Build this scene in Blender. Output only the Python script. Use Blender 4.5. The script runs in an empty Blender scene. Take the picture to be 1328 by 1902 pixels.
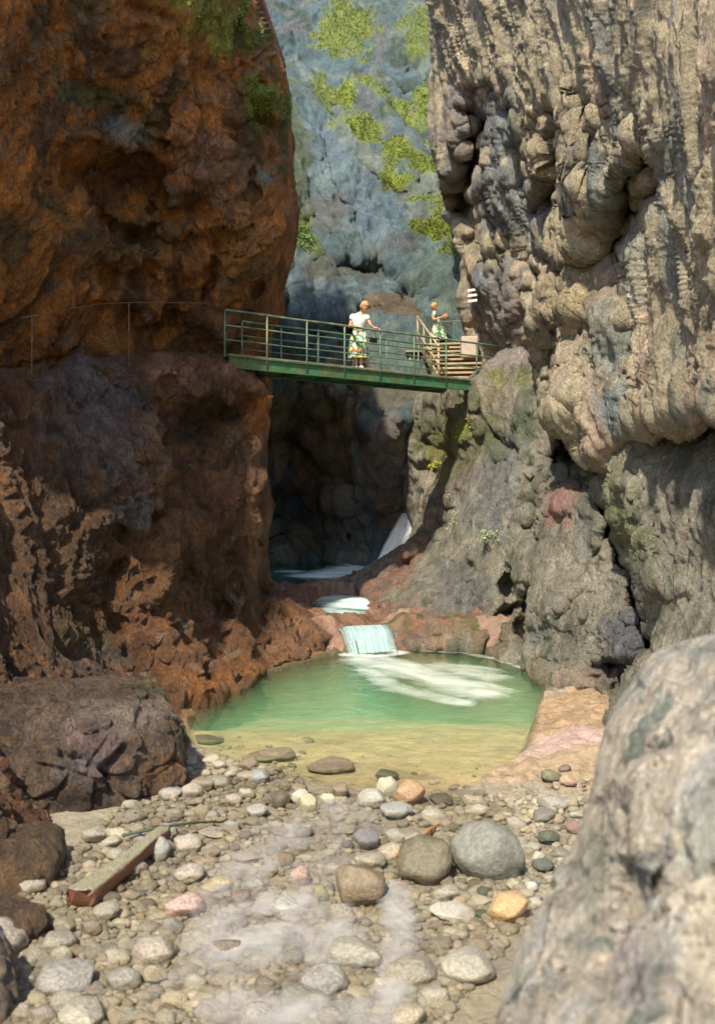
import bpy, bmesh, math, random
import numpy as np
from mathutils import Vector, Matrix
random.seed(7); RNG = np.random.default_rng(7)
S = bpy.context.scene
COL = S.collection
# ------------------------------------------------------------------ camera, sky, sun, exposure
F = 1870.0; CX = 664.0; HV = 880.0; CH = 3.9
cam = bpy.data.cameras.new('camera'); co = bpy.data.objects.new('camera', cam); COL.objects.link(co)
co.location = (0, 0, CH); co.rotation_euler = (math.radians(90), 0, 0)
cam.sensor_fit = 'VERTICAL'; cam.sensor_height = 36; cam.lens = 36*F/1902; cam.shift_y = -71/1902
cam.clip_start = 0.1; cam.clip_end = 500
cam.dof.use_dof = True; cam.dof.focus_distance = 20; cam.dof.aperture_fstop = 1.5
S.camera = co
SUN = Vector((-0.25, -0.64, 0.80)).normalized()
w = bpy.data.worlds.new('World'); S.world = w; w.use_nodes = True
nt = w.node_tree; bg = nt.nodes['Background']
sky = nt.nodes.new('ShaderNodeTexSky'); sky.sky_type = 'NISHITA'; sky.sun_disc = False
sky.sun_elevation = math.asin(SUN.z); sky.sun_rotation = math.atan2(SUN.x, SUN.y)
nt.links.new(sky.outputs[0], bg.inputs[0]); bg.inputs[1].default_value = 0.15
sl = bpy.data.lights.new('sun', 'SUN'); so = bpy.data.objects.new('sun', sl); COL.objects.link(so)
sl.energy = 3.7; sl.angle = math.radians(1.5); sl.color = (1, 0.92, 0.76)
so.rotation_euler = SUN.to_track_quat('Z', 'Y').to_euler(); so.location = (-10, -20, 30)
S.view_settings.view_transform = 'Standard'; S.view_settings.look = 'None'
S.view_settings.exposure = 1.08; S.view_settings.gamma = 1
S.cycles.max_bounces = 6; S.cycles.volume_bounces = 1; S.cycles.transparent_max_bounces = 12

# ------------------------------------------------------------------ numpy noise
_G = np.array([[1,1,0],[-1,1,0],[1,-1,0],[-1,-1,0],[1,0,1],[-1,0,1],[1,0,-1],[-1,0,-1],
               [0,1,1],[0,-1,1],[0,1,-1],[0,-1,-1],[1,1,0],[-1,1,0],[0,-1,1],[0,-1,-1]], np.float32)
def _h(x, y, z, s):
    with np.errstate(over='ignore'):
        h = (x.astype(np.uint32)*np.uint32(374761393) + y.astype(np.uint32)*np.uint32(668265263)
             + z.astype(np.uint32)*np.uint32(2654435769) + np.uint32((s*974634777 + 12345) % 4294967296))
        h ^= h >> np.uint32(13); h *= np.uint32(1274126177); h ^= h >> np.uint32(16)
        h *= np.uint32(2246822519); h ^= h >> np.uint32(13)
    return h
def noise(P, s=0):
    P = np.asarray(P, np.float32); fl = np.floor(P); i = fl.astype(np.int64); f = P - fl
    t = f*f*f*(f*(f*6-15)+10)
    out = 0
    for dx in (0, 1):
        wx = t[:, 0] if dx else 1-t[:, 0]
        for dy in (0, 1):
            wy = t[:, 1] if dy else 1-t[:, 1]
            for dz in (0, 1):
                wz = t[:, 2] if dz else 1-t[:, 2]
                g = _G[_h(i[:, 0]+dx, i[:, 1]+dy, i[:, 2]+dz, s) & np.uint32(15)]
                out = out + wx*wy*wz*(g[:, 0]*(f[:, 0]-dx)+g[:, 1]*(f[:, 1]-dy)+g[:, 2]*(f[:, 2]-dz))
    return out
def fbm(P, o=4, s=0, ridge=False):
    r = 0; a = 1.0; tot = 0; P = np.asarray(P, np.float32)
    for k in range(o):
        n = noise(P*(2.03**k)+k*17.3, s+k)
        if ridge: n = 1-2.4*np.abs(n)
        r = r+a*n; tot += a; a *= 0.5
    return r/tot
def facets(P, s=0):
    """tilted planes of worley cells: the broken faces of rock, and the seams between them"""
    P = np.asarray(P, np.float32); i = np.floor(P).astype(np.int64)
    F1 = np.full(len(P), 9.0, np.float32); F2 = F1.copy(); val = np.zeros(len(P), np.float32)
    for dx in (-1, 0, 1):
        for dy in (-1, 0, 1):
            for dz in (-1, 0, 1):
                c = i+np.array([dx, dy, dz])
                h = _h(c[:, 0], c[:, 1], c[:, 2], s)
                o = np.stack([(h & np.uint32(1023)), (h >> np.uint32(10)) & np.uint32(1023), (h >> np.uint32(20)) & np.uint32(1023)], 1)/1023.0
                d = P-(c+o.astype(np.float32)); D = (d*d).sum(1)
                h2 = _h(c[:, 0], c[:, 1], c[:, 2], s+5)
                n = np.stack([(h2 & np.uint32(1023)), (h2 >> np.uint32(10)) & np.uint32(1023), (h2 >> np.uint32(20)) & np.uint32(1023)], 1)/511.5-1
                v = (d*n.astype(np.float32)).sum(1)+((h2 >> np.uint32(7)) & np.uint32(255))/400.0
                near = D < F1
                F2 = np.where(near, F1, np.minimum(F2, D)); val = np.where(near, v, val); F1 = np.where(near, D, F1)
    e = np.sqrt(F2)-np.sqrt(F1)
    return (val-.3)*ss(0, .17, e), e
def ss(a, b, x):
    t = np.clip((x-a)/(b-a), 0, 1); return t*t*(3-2*t)
def px(u, v, d):
    """a point of the photograph at distance d"""
    return ((u-CX)*d/F, d, CH-(v-HV)*d/F)
def onz(u, v, z=0.0):
    d = (CH-z)*F/(v-HV); return ((u-CX)*d/F, d)

# ------------------------------------------------------------------ materials
def newmat(name):
    m = bpy.data.materials.new(name); m.use_nodes = True; n = m.node_tree
    return m, n, n.nodes['Principled BSDF']
def N(n, t, **k):
    x = n.nodes.new(t)
    for a, b in k.items():
        if a.startswith('i_'): x.inputs[a[2:].replace('_', ' ')].default_value = b
        else: setattr(x, a, b)
    return x
def mathn(n, op, a, b=None, c=None, clamp=False):
    x = n.nodes.new('ShaderNodeMath'); x.operation = op; x.use_clamp = clamp
    for k, q in enumerate((a, b, c)):
        if q is None: continue
        if isinstance(q, (int, float)): x.inputs[k].default_value = q
        else: n.links.new(q, x.inputs[k])
    return x.outputs[0]
def mix(n, fac, a, b, mode='MIX'):
    x = n.nodes.new('ShaderNodeMix'); x.data_type = 'RGBA'; x.blend_type = mode
    for s, q in ((x.inputs[0], fac), (x.inputs[6], a), (x.inputs[7], b)):
        if isinstance(q, (int, float)): s.default_value = q
        elif isinstance(q, tuple): s.default_value = (*q[:3], 1)
        else: n.links.new(q, s)
    return x.outputs[2]
def ramp(n, src, pts):
    r = n.nodes.new('ShaderNodeValToRGB'); e = r.color_ramp.elements
    while len(e) < len(pts): e.new(0.5)
    for k, (p, c) in enumerate(pts):
        e[k].position = p; e[k].color = (*c, 1) if isinstance(c, tuple) else (c, c, c, 1)
    n.links.new(src, r.inputs[0]); return r.outputs[0]
def bump(n, h, strength, dist, prev=None):
    b = n.nodes.new('ShaderNodeBump'); b.inputs['Strength'].default_value = strength; b.inputs['Distance'].default_value = dist
    n.links.new(h, b.inputs['Height'])
    if prev is not None: n.links.new(prev, b.inputs['Normal'])
    return b.outputs[0]
def rock_mat(name, speck=(0.5, 0.48, 0.42), samt=0.35, contrast=1.0, vs=0.45, bstr=0.9, specscale=9.0):
    m, n, b = newmat(name); L = n.links.new
    at = N(n, 'ShaderNodeAttribute', attribute_name='col')
    tc = N(n, 'ShaderNodeTexCoord'); mp = N(n, 'ShaderNodeMapping'); mp.inputs['Scale'].default_value = (1, 1, vs); L(tc.outputs['Object'], mp.inputs[0])
    V = mp.outputs[0]
    def nz(sc, det=6, rough=.6, dist=0.0):
        x = N(n, 'ShaderNodeTexNoise'); x.inputs['Scale'].default_value = sc; x.inputs['Detail'].default_value = det
        x.inputs['Roughness'].default_value = rough; x.inputs['Distortion'].default_value = dist; L(V, x.inputs[0]); return x.outputs[0]
    a = nz(1.3, 8, .65, .6); c = nz(6, 8, .78, .3); d = nz(26, 5, .75)
    k = 0.55*contrast
    f = mathn(n, 'MULTIPLY', ramp(n, a, [(0.25, 1-k), (0.75, 1+k)]), ramp(n, c, [(0.28, 1-k), (0.5, 1.0), (0.74, 1+k)]))
    f = mathn(n, 'MULTIPLY', f, ramp(n, d, [(0.3, 1-k*.7), (0.7, 1+k*.7)]))
    colr = N(n, 'ShaderNodeMix', data_type='RGBA', blend_type='MULTIPLY'); colr.inputs[0].default_value = 1
    L(at.outputs[0], colr.inputs[6]); L(f, colr.inputs[7])
    vo = N(n, 'ShaderNodeTexNoise'); vo.inputs['Scale'].default_value = specscale; vo.inputs['Detail'].default_value = 9; vo.inputs['Roughness'].default_value = .75; L(V, vo.inputs[0])
    sp = ramp(n, vo.outputs[0], [(0.55, 0.0), (0.66, 1.0)])
    spf = mathn(n, 'MULTIPLY', sp, samt)
    sc_ = mix(n, 0.55, at.outputs[0], speck)
    out = mix(n, spf, colr.outputs[2], sc_)
    L(out, b.inputs['Base Color'])
    rg = mathn(n, 'MULTIPLY_ADD', at.outputs['Alpha'], -0.66, 0.92, clamp=True)
    L(rg, b.inputs['Roughness']); b.inputs['Specular IOR Level'].default_value = 0.45
    h = mathn(n, 'ADD', c, mathn(n, 'MULTIPLY', d, 0.6))
    vr = N(n, 'ShaderNodeTexVoronoi', feature='DISTANCE_TO_EDGE'); vr.inputs['Scale'].default_value = 3.0; L(V, vr.inputs[0])
    cr = ramp(n, vr.outputs[0], [(0.0, 0.0), (0.06, 1.0)])
    nb = bump(n, h, bstr, 0.24)
    nb = bump(n, cr, 0.25, 0.04, nb)
    L(nb, b.inputs['Normal'])
    return m
M = {}
M['rock_brown'] = rock_mat('wet_brown_rock', (0.60, 0.30, 0.09), .6, 1.3, .6, 1.0, 7)  # bright orange specks paint wet glints into the rock colour
M['rock_grey'] = rock_mat('grey_limestone', (0.56, 0.50, 0.38), .5, 1.0, .8, 1.0, 8)
M['rock_blue'] = rock_mat('skylight_tinted_rock', (0.26, 0.30, 0.22), .35, .85, .5, .9, 4)
M['rock_bed'] = rock_mat('stream_bed', (0.55, 0.47, 0.33), .35, .5, 1.0, .5, 9)
def simple(name, c, rough=.6, var=.25, sc=8.0, bst=.15, bd=.01, metal=0.0, objcol=False, tint2=None):
    m, n, b = newmat(name); L = n.links.new
    tc = N(n, 'ShaderNodeTexCoord'); x = N(n, 'ShaderNodeTexNoise'); x.inputs['Scale'].default_value = sc; x.inputs['Detail'].default_value = 6; x.inputs['Roughness'].default_value = .65
    L(tc.outputs['Object'], x.inputs[0])
    f = ramp(n, x.outputs[0], [(0.3, 1-var), (0.7, 1+var)])
    if objcol:
        oi = N(n, 'ShaderNodeObjectInfo'); base = oi.outputs['Color']
    else:
        r = N(n, 'ShaderNodeRGB'); r.outputs[0].default_value = (*c, 1); base = r.outputs[0]
    if tint2:
        y = N(n, 'ShaderNodeTexNoise'); y.inputs['Scale'].default_value = sc*.35; y.inputs['Detail'].default_value = 5; L(tc.outputs['Object'], y.inputs[0])
        base = mix(n, ramp(n, y.outputs[0], [(0.5, 0.0), (0.6, .75)]), base, tint2)
    L(mix(n, 1.0, base, f, 'MULTIPLY'), b.inputs['Base Color'])
    b.inputs['Roughness'].default_value = rough; b.inputs['Metallic'].default_value = metal
    L(bump(n, x.outputs[0], bst, bd), b.inputs['Normal'])
    return m
M['stone'] = simple('river_stone', None, .62, .38, 7, .6, .03, objcol=True)
M['stone_wet'] = simple('wet_stone', None, .32, .42, 6, .7, .04, objcol=True)
M['green_paint'] = simple('green_painted_steel', (0.045, 0.135, 0.06), .5, .35, 5, .1, .004, tint2=(0.10, 0.12, 0.045))
M['green_rail'] = simple('weathered_green_rail', (0.07, 0.13, 0.08), .5, .4, 9, .1, .004, tint2=(0.2, 0.2, 0.12))
M['plank'] = simple('weathered_plank', (0.2, 0.17, 0.11), .85, .4, 4, .4, .01)
M['wood'] = simple('pale_wood', (0.34, 0.26, 0.15), .8, .35, 6, .4, .01)
M['concrete'] = simple('pinkish_mortar', (0.42, 0.33, 0.26), .9, .2, 6, .4, .02)
M['bark'] = simple('wet_bark', (0.13, 0.06, 0.026), .6, .6, 16, 1.0, .05, tint2=(0.17, 0.13, 0.075))
M['twig'] = simple('twig', (0.035, 0.045, 0.02), .7, .3, 12, .2, .01)
M['orange_twig'] = simple('orange_stick', (0.36, 0.12, 0.03), .7, .3, 12, .2, .01)
M['paint'] = simple('white_paint', (0.52, 0.47, 0.42), .8, .2, 10, .2, .005)

# ------------------------------------------------------------------ object helpers
def tag(o, label=None, cat=None, group=None, kind=None):
    for k, v in (('label', label), ('category', cat), ('group', group), ('kind', kind)):
        if v: o[k] = v
    return o
def mesh_np(name, V, Fq, mat, col=None, smooth=True, parent=None, uv=None):
    me = bpy.data.meshes.new(name); V = np.asarray(V, np.float32); Fq = np.asarray(Fq, np.int32); k = Fq.shape[1]
    me.vertices.add(len(V)); me.vertices.foreach_set('co', V.ravel())
    me.loops.add(Fq.size); me.loops.foreach_set('vertex_index', Fq.ravel())
    me.polygons.add(len(Fq)); me.polygons.foreach_set('loop_start', np.arange(0, Fq.size, k, dtype=np.int32))
    me.polygons.foreach_set('loop_total', np.full(len(Fq), k, np.int32))
    me.polygons.foreach_set('use_smooth', np.full(len(Fq), smooth))
    if col is not None:
        a = me.color_attributes.new('col', 'FLOAT_COLOR', 'POINT'); a.data.foreach_set('color', np.asarray(col, np.float32).ravel())
    if uv is not None:
        a = me.attributes.new('flow', 'FLOAT_VECTOR', 'POINT'); a.data.foreach_set('vector', np.asarray(uv, np.float32).ravel())
    me.update(calc_edges=True); me.validate()
    o = bpy.data.objects.new(name, me); COL.objects.link(o)
    if mat: me.materials.append(mat)
    if parent: o.parent = parent
    return o
class MB:
    def __init__(s): s.v = []; s.f = []
    def add(s, v, f):
        k = len(s.v); s.v += [tuple(p) for p in v]; s.f += [tuple(i+k for i in q) for q in f]
    def box(s, c, ex, ey, ez):
        c, ex, ey, ez = map(Vector, (c, ex, ey, ez)); v = [c+a*ex/2+b*ey/2+d*ez/2 for a in (-1, 1) for b in (-1, 1) for d in (-1, 1)]
        s.add(v, [(0, 1, 3, 2), (4, 6, 7, 5), (0, 4, 5, 1), (2, 3, 7, 6), (0, 2, 6, 4), (1, 5, 7, 3)])
    def tube(s, pts, rad, n=8):
        pts = [Vector(p) for p in pts]; rad = rad if isinstance(rad, (list, tuple)) else [rad]*len(pts); v = []; f = []
        for i, p in enumerate(pts):
            t = (pts[min(i+1, len(pts)-1)]-pts[max(i-1, 0)]).normalized()
            a = t.cross(Vector((0, 0, 1)));
            if a.length < .1: a = t.cross(Vector((0, 1, 0)))
            a.normalize(); b = t.cross(a)
            for k in range(n):
                q = 2*math.pi*k/n; v.append(p+(a*math.cos(q)+b*math.sin(q))*rad[i])
        for i in range(len(pts)-1):
            for k in range(n): f.append((i*n+k, i*n+(k+1) % n, (i+1)*n+(k+1) % n, (i+1)*n+k))
        f.append(tuple(range(n))[::-1]); f.append(tuple((len(pts)-1)*n+k for k in range(n)))
        s.add(v, f)
    def build(s, name, mat, parent=None, smooth=False, bevel=0):
        me = bpy.data.meshes.new(name); me.from_pydata(s.v, [], s.f); me.validate(); me.materials.append(mat)
        o = bpy.data.objects.new(name, me); COL.objects.link(o)
        if smooth:
            for p in me.polygons: p.use_smooth = True
        if bevel:
            m = o.modifiers.new('bevel', 'BEVEL'); m.width = bevel; m.segments = 2
        if parent: o.parent = parent
        return o
def empty(name, loc=(0, 0, 0)):
    o = bpy.data.objects.new(name, None); COL.objects.link(o); o.location = loc; return o
def keep(parent, *objs):
    """parent children whose meshes were built in world coordinates under an empty that stands at the thing's base"""
    for o in objs:
        o.parent = parent; o.matrix_parent_inverse = Matrix.Translation(-parent.location)

# ------------------------------------------------------------------ rock masses
def tps(ctrl, U, V):
    c = np.array(ctrl, float); X = c[:, :2]/500.0; n = len(c)
    def K(r2): return np.where(r2 > 0, r2*np.log(r2+1e-12), 0)*.5
    A = np.zeros((n+3, n+3)); A[:n, :n] = K(((X[:, None]-X[None])**2).sum(2))+np.eye(n)*0.004
    A[:n, n] = 1; A[:n, n+1:] = X; A[n, :n] = 1; A[n+1:, :n] = X.T
    b = np.concatenate([c[:, 2], [0, 0, 0]]); w_ = np.linalg.solve(A, b)
    Q = np.stack([U, V], 1)/500.0; out = w_[n]+Q@w_[n+1:]
    for k in range(n): out += w_[k]*K(((Q-X[k])**2).sum(1))
    return out
def segdist(U, V, pts, closed=False):
    P = np.stack([U, V], 1).astype(np.float64); best = np.full(len(P), 1e18); near = np.zeros_like(P)
    q = [np.array(p[:2], float) for p in pts]; m = len(q)
    if m == 1: return np.hypot(U-q[0][0], V-q[0][1]), None
    for i in range(m if closed else m-1):
        a, b = q[i], q[(i+1) % m]; ab = b-a; t = np.clip(((P-a)@ab)/max(ab@ab, 1e-9), 0, 1)
        c = a+t[:, None]*ab; d = ((P-c)**2).sum(1); k = d < best
        best = np.where(k, d, best); near[k] = c[k]
    return np.sqrt(best), near
def inside(U, V, pts):
    r = np.zeros(len(U), bool); m = len(pts)
    for i in range(m):
        x1, y1 = pts[i][:2]; x2, y2 = pts[(i+1) % m][:2]
        if y1 == y2: continue
        r ^= ((V >= min(y1, y2)) & (V < max(y1, y2)) & (U < x1+(V-y1)*(x2-x1)/(y2-y1)))
    return r
def smoothpoly(pts, it=1):
    for _ in range(it):
        o = []
        for i in range(len(pts)):
            a, b = pts[i], pts[(i+1) % len(pts)]
            o += [(a[0]*.75+b[0]*.25, a[1]*.75+b[1]*.25), (a[0]*.25+b[0]*.75, a[1]*.25+b[1]*.75)]
        pts = o
    return pts
def zoned(U, V, base, zones, nz1, nz2, wet0):
    C = base.copy() if isinstance(base, np.ndarray) else np.tile(np.array([*base, wet0], float), (len(U), 1))
    for z in zones:
        u, v, ru, rv, ang, c, st = z[:7]; wt = z[7] if len(z) > 7 else None
        a = math.radians(ang); du, dv = U-u, V-v
        x = (du*math.cos(a)+dv*math.sin(a))/ru; y = (-du*math.sin(a)+dv*math.cos(a))/rv
        r = np.sqrt(x*x+y*y)
        k = ss(1.15, 0.55, r+nz1*.75+nz2*.55)*st
        C[:, :3] += (np.array(c)-C[:, :3])*k[:, None]
        if wt is not None: C[:, 3] += (wt-C[:, 3])*k
    return C
PATCH = {}
def patch(name, poly, ctrl, feats=(), zones=(), base=(.2, .2, .2), wet=0.0, step=2.3, wrap=0.18, rnd=(26, 1.2),
          amp=1.0, vs=0.6, ridge=1.0, fac=.7, crk=1.0, fins=0.0, cleft=1.0, alt=None, mat=None, seed=0, label=None, noise_scale=1.0, kind='structure', cat=None):
    poly = smoothpoly(poly, 1)
    us = [p[0] for p in poly]; vs_ = [p[1] for p in poly]; mg = 34
    u = np.arange(min(us)-mg, max(us)+mg, step); v = np.arange(min(vs_)-mg, max(vs_)+mg, step)
    nu, nv = len(u), len(v); U, Vv = [a.ravel() for a in np.meshgrid(u, v)]
    Z0 = np.zeros_like(U)
    W = np.stack([U/38, Vv/38, Z0+seed], 1); W2 = np.stack([U/11, Vv/11, Z0+seed+9], 1)
    wu = noise(W, 1)*16+noise(W2*.6, 2)*4; wv = noise(W, 3)*16
    d_, near = segdist(U, Vv, poly, True); ins = inside(U, Vv, poly); sd = np.where(ins, d_, -d_)
    ok = sd > -mg+2
    PU = np.where(ins, U, near[:, 0]-(U-near[:, 0])*.12); PV = np.where(ins, Vv, near[:, 1]-(Vv-near[:, 1])*.12)
    D = tps(ctrl, PU, PV)
    D = D+np.where(sd > 0, rnd[1]*np.clip(1-sd/rnd[0], 0, 1)**2, rnd[1]-sd*wrap)
    for fpts, wd, am in feats:
        q, _ = segdist(U+wu, Vv+wv, fpts)
        taper = 1
        if len(fpts) > 1 and wd < 40:
            e = np.minimum(np.hypot(U-fpts[0][0], Vv-fpts[0][1]), np.hypot(U-fpts[-1][0], Vv-fpts[-1][1])); taper = ss(0, wd*2.5, e+wd*.6)
        D = D+am*(cleft if am > 0 else 1)*np.exp(-np.clip(q/wd, 0, 6)**(2.2 if am > 0 else 1.5))*taper*(1+.25*noise(W*1.3+wd, 7))
    P = np.stack([(PU-CX)*D/F, D, CH-(PV-HV)*D/F], 1)
    G = P.reshape(nv, nu, 3); du = np.gradient(G, axis=1); dv = np.gradient(G, axis=0)
    nr = np.cross(dv, du); nr /= np.linalg.norm(nr, axis=2, keepdims=True)+1e-9; nr = nr.reshape(-1, 3)
    vw = P-np.array([0, 0, CH]); flip = ((nr*vw).sum(1) > 0) & (sd > 0); 
    if flip.mean() > .4: nr = -nr
    Q = P*np.array([1, 1, vs])*noise_scale
    wr = np.stack([noise(Q*.5, seed+31), noise(Q*.5, seed+32), noise(Q*.5, seed+33)], 1)
    Qw = Q+wr*.9
    f1, e1 = facets(Qw*.75, seed+40); f2, e2 = facets(Qw*1.9+3, seed+41); f3, e3 = facets(Qw*4.6+3, seed+42)
    el = np.maximum(np.linalg.norm(du, axis=2), np.linalg.norm(dv, axis=2)).ravel()
    far = np.median(el); dmp = np.clip(far*1.5/(el+1e-6), 0, 1)**2; dmp2 = np.clip(far*2.4/(el+1e-6), 0, 1)**1.3
    f4, e4 = facets(Qw*10+5, seed+43)
    ck1 = np.exp(-(noise(Qw*.62, seed+140)/.055)**2)*ss(-.05, .2, noise(Q*.5, seed+141)); ck2 = np.exp(-(noise(Qw*1.7+9, seed+142)/.06)**2)*ss(-.05, .2, noise(Q*1.1, seed+143))
    big = .55*fbm(Qw*.33, 3, seed+50)+.42*f1*fac+.24*(1-fac)*fbm(Qw*1.0, 5, seed+52)-.26*crk*ck1
    med = .32*f2*fac-.12*crk*ck2-.02*ss(.10, 0, e2)+.11*ridge*fbm(Qw*1.3, 3, seed+60, True)
    fin = .13*f3*fac+.09*ridge*fbm(Qw*3.4, 4, seed+62, True)+.09*f4*fac+(.10+.05*(1-fac))*fbm(Qw*6, 5, seed+70)
    if fins:
        Rf = np.stack([P[:, 0]*.55+P[:, 2]*.16, P[:, 1]*.45, P[:, 2]*.13+P[:, 0]*.05], 1)+wr*.22
        big = big+fins*(.8*fbm(Rf, 2, seed+150, True)+.45*fbm(Rf*2.6+4, 2, seed+151, True))
    bm_ = (big+med*dmp2).reshape(nv, nu)
    for _ in range(2):
        pb_ = np.pad(bm_, 1, 'edge'); bm_ = (pb_[:-2, 1:-1]+pb_[2:, 1:-1]+pb_[1:-1, :-2]+pb_[1:-1, 2:]+2*pb_[1:-1, 1:-1])/6
    disp = amp*(bm_.ravel()+fin*dmp)*np.clip(dmp2+.35, 0, 1)
    P2 = P+nr*disp[:, None]
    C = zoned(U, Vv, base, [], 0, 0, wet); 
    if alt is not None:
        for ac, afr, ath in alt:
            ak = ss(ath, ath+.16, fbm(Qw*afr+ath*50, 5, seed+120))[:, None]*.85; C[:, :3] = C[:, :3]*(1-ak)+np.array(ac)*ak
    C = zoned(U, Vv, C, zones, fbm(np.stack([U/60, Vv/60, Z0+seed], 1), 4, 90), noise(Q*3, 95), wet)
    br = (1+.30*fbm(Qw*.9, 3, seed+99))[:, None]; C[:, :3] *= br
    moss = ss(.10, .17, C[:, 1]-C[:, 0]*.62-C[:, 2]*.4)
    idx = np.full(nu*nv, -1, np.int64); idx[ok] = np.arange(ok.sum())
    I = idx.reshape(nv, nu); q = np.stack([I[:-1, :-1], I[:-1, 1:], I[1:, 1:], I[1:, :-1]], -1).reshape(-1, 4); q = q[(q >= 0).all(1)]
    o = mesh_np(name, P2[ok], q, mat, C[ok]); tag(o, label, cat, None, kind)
    PATCH[name if name not in PATCH else name+'_'+str(seed)] = (P2.reshape(nv, nu, 3), nr.reshape(nv, nu, 3), u, v, C.reshape(nv, nu, 4))
    return o
def surf(key, uu, vv):
    P, n, u, v, C = PATCH[key]; i = int(np.clip((vv-v[0])/(v[1]-v[0]), 0, len(v)-1)); j = int(np.clip((uu-u[0])/(u[1]-u[0]), 0, len(u)-1))
    return Vector(P[i, j]), Vector(n[i, j])

OR = (.50, .175, .028); BR = (.19, .083, .032); DK = (.05, .026, .009); PK = (.40, .20, .115); SHEEN = (.22, .17, .15); MOSS = (.20, .24, .022); GRN = (.10, .13, .03)
# lower left wall, brown and wet
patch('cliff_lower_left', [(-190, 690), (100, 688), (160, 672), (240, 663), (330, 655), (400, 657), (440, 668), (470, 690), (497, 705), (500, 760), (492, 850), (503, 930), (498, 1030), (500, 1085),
       (560, 1135), (600, 1168), (628, 1178), (622, 1205), (588, 1228), (540, 1245), (470, 1280), (400, 1320), (340, 1400), (100, 1560), (-190, 1600)],
      [(-180, 700, 14), (0, 690, 16), (120, 690, 18.5), (300, 660, 20.6), (440, 670, 22), (497, 800, 22.3), (500, 1080, 22.4), (590, 1165, 22.6), (600, 1210, 21.3), (530, 1240, 20.2), (450, 1290, 17.9), (345, 1330, 16.2), (250, 1400, 14.6),
       (120, 1500, 12), (-100, 1500, 9.5), (-180, 1600, 8.5), (-100, 1000, 13.8), (120, 1000, 16.6), (120, 850, 17.4), (250, 900, 17.8), (250, 1150, 17.4), (350, 900, 20.3), (400, 1100, 19.2), (480, 1000, 21.3), (330, 760, 19.6)],
      [([(350, 790), (440, 770)], 45, 1.5), ([(400, 850)], 40, .5), ([(345, 700), (320, 735)], 22, .7), ([(310, 690), (350, 680)], 14, -.35), ([(385, 700), (350, 760)], 10, -.4),
       ([(270, 760), (300, 900), (320, 1000), (300, 1130)], 24, -.6), ([(215, 850), (240, 960)], 12, -.3), ([(330, 1020), (360, 1120)], 26, .7), ([(400, 1060), (395, 1200), (410, 1280)], 34, .9),
       ([(300, 1180), (330, 1250), (350, 1300)], 12, -.15), ([(455, 1000), (460, 1150), (470, 1230)], 15, -.35), ([(440, 760), (470, 860), (450, 960)], 20, -.5),
       ([(490, 1000), (490, 1180)], 8, .4), ([(200, 1200), (250, 1260)], 45, .5), ([(130, 760), (250, 720)], 16, .5), ([(505, 1110), (540, 1160), (530, 1230)], 12, -.2), ([(586, 1180), (584, 1225)], 7, .3), ([(220, 1010), (180, 1120)], 26, .6)],
      [(180, 800, 130, 130, 20, (.20, .15, .13), .8, .95), (150, 720, 110, 40, 0, SHEEN, .7, .9), (110, 1050, 170, 240, 0, (.095, .055, .03), .8, .85), (250, 950, 50, 40, -30, (.26, .22, .19), .9, 1), (330, 690, 70, 25, 20, PK, .85, .3), (440, 700, 50, 45, 30, PK, .6, .2),  # grey sheen and, far left, shade are painted into the wet wall's colour
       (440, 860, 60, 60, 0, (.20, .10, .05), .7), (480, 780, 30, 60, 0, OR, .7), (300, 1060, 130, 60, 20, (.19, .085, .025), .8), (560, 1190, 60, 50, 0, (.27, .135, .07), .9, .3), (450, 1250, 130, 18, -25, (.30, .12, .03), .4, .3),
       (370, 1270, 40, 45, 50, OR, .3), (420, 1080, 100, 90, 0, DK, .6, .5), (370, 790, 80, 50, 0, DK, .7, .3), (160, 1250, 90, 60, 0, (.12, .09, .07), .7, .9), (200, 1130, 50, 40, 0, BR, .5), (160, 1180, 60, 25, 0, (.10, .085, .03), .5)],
      BR, .55, alt=[((.20, .095, .04), 1.1, .05), ((.08, .035, .012), 1.0, .08), ((.22, .15, .10), 2.6, .15)], mat=M['rock_brown'], amp=.62, vs=.7, fac=.8, crk=1.5, seed=1, rnd=(24, .8), wrap=.10, label='dark brown wet rock wall below the walkway')
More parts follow.
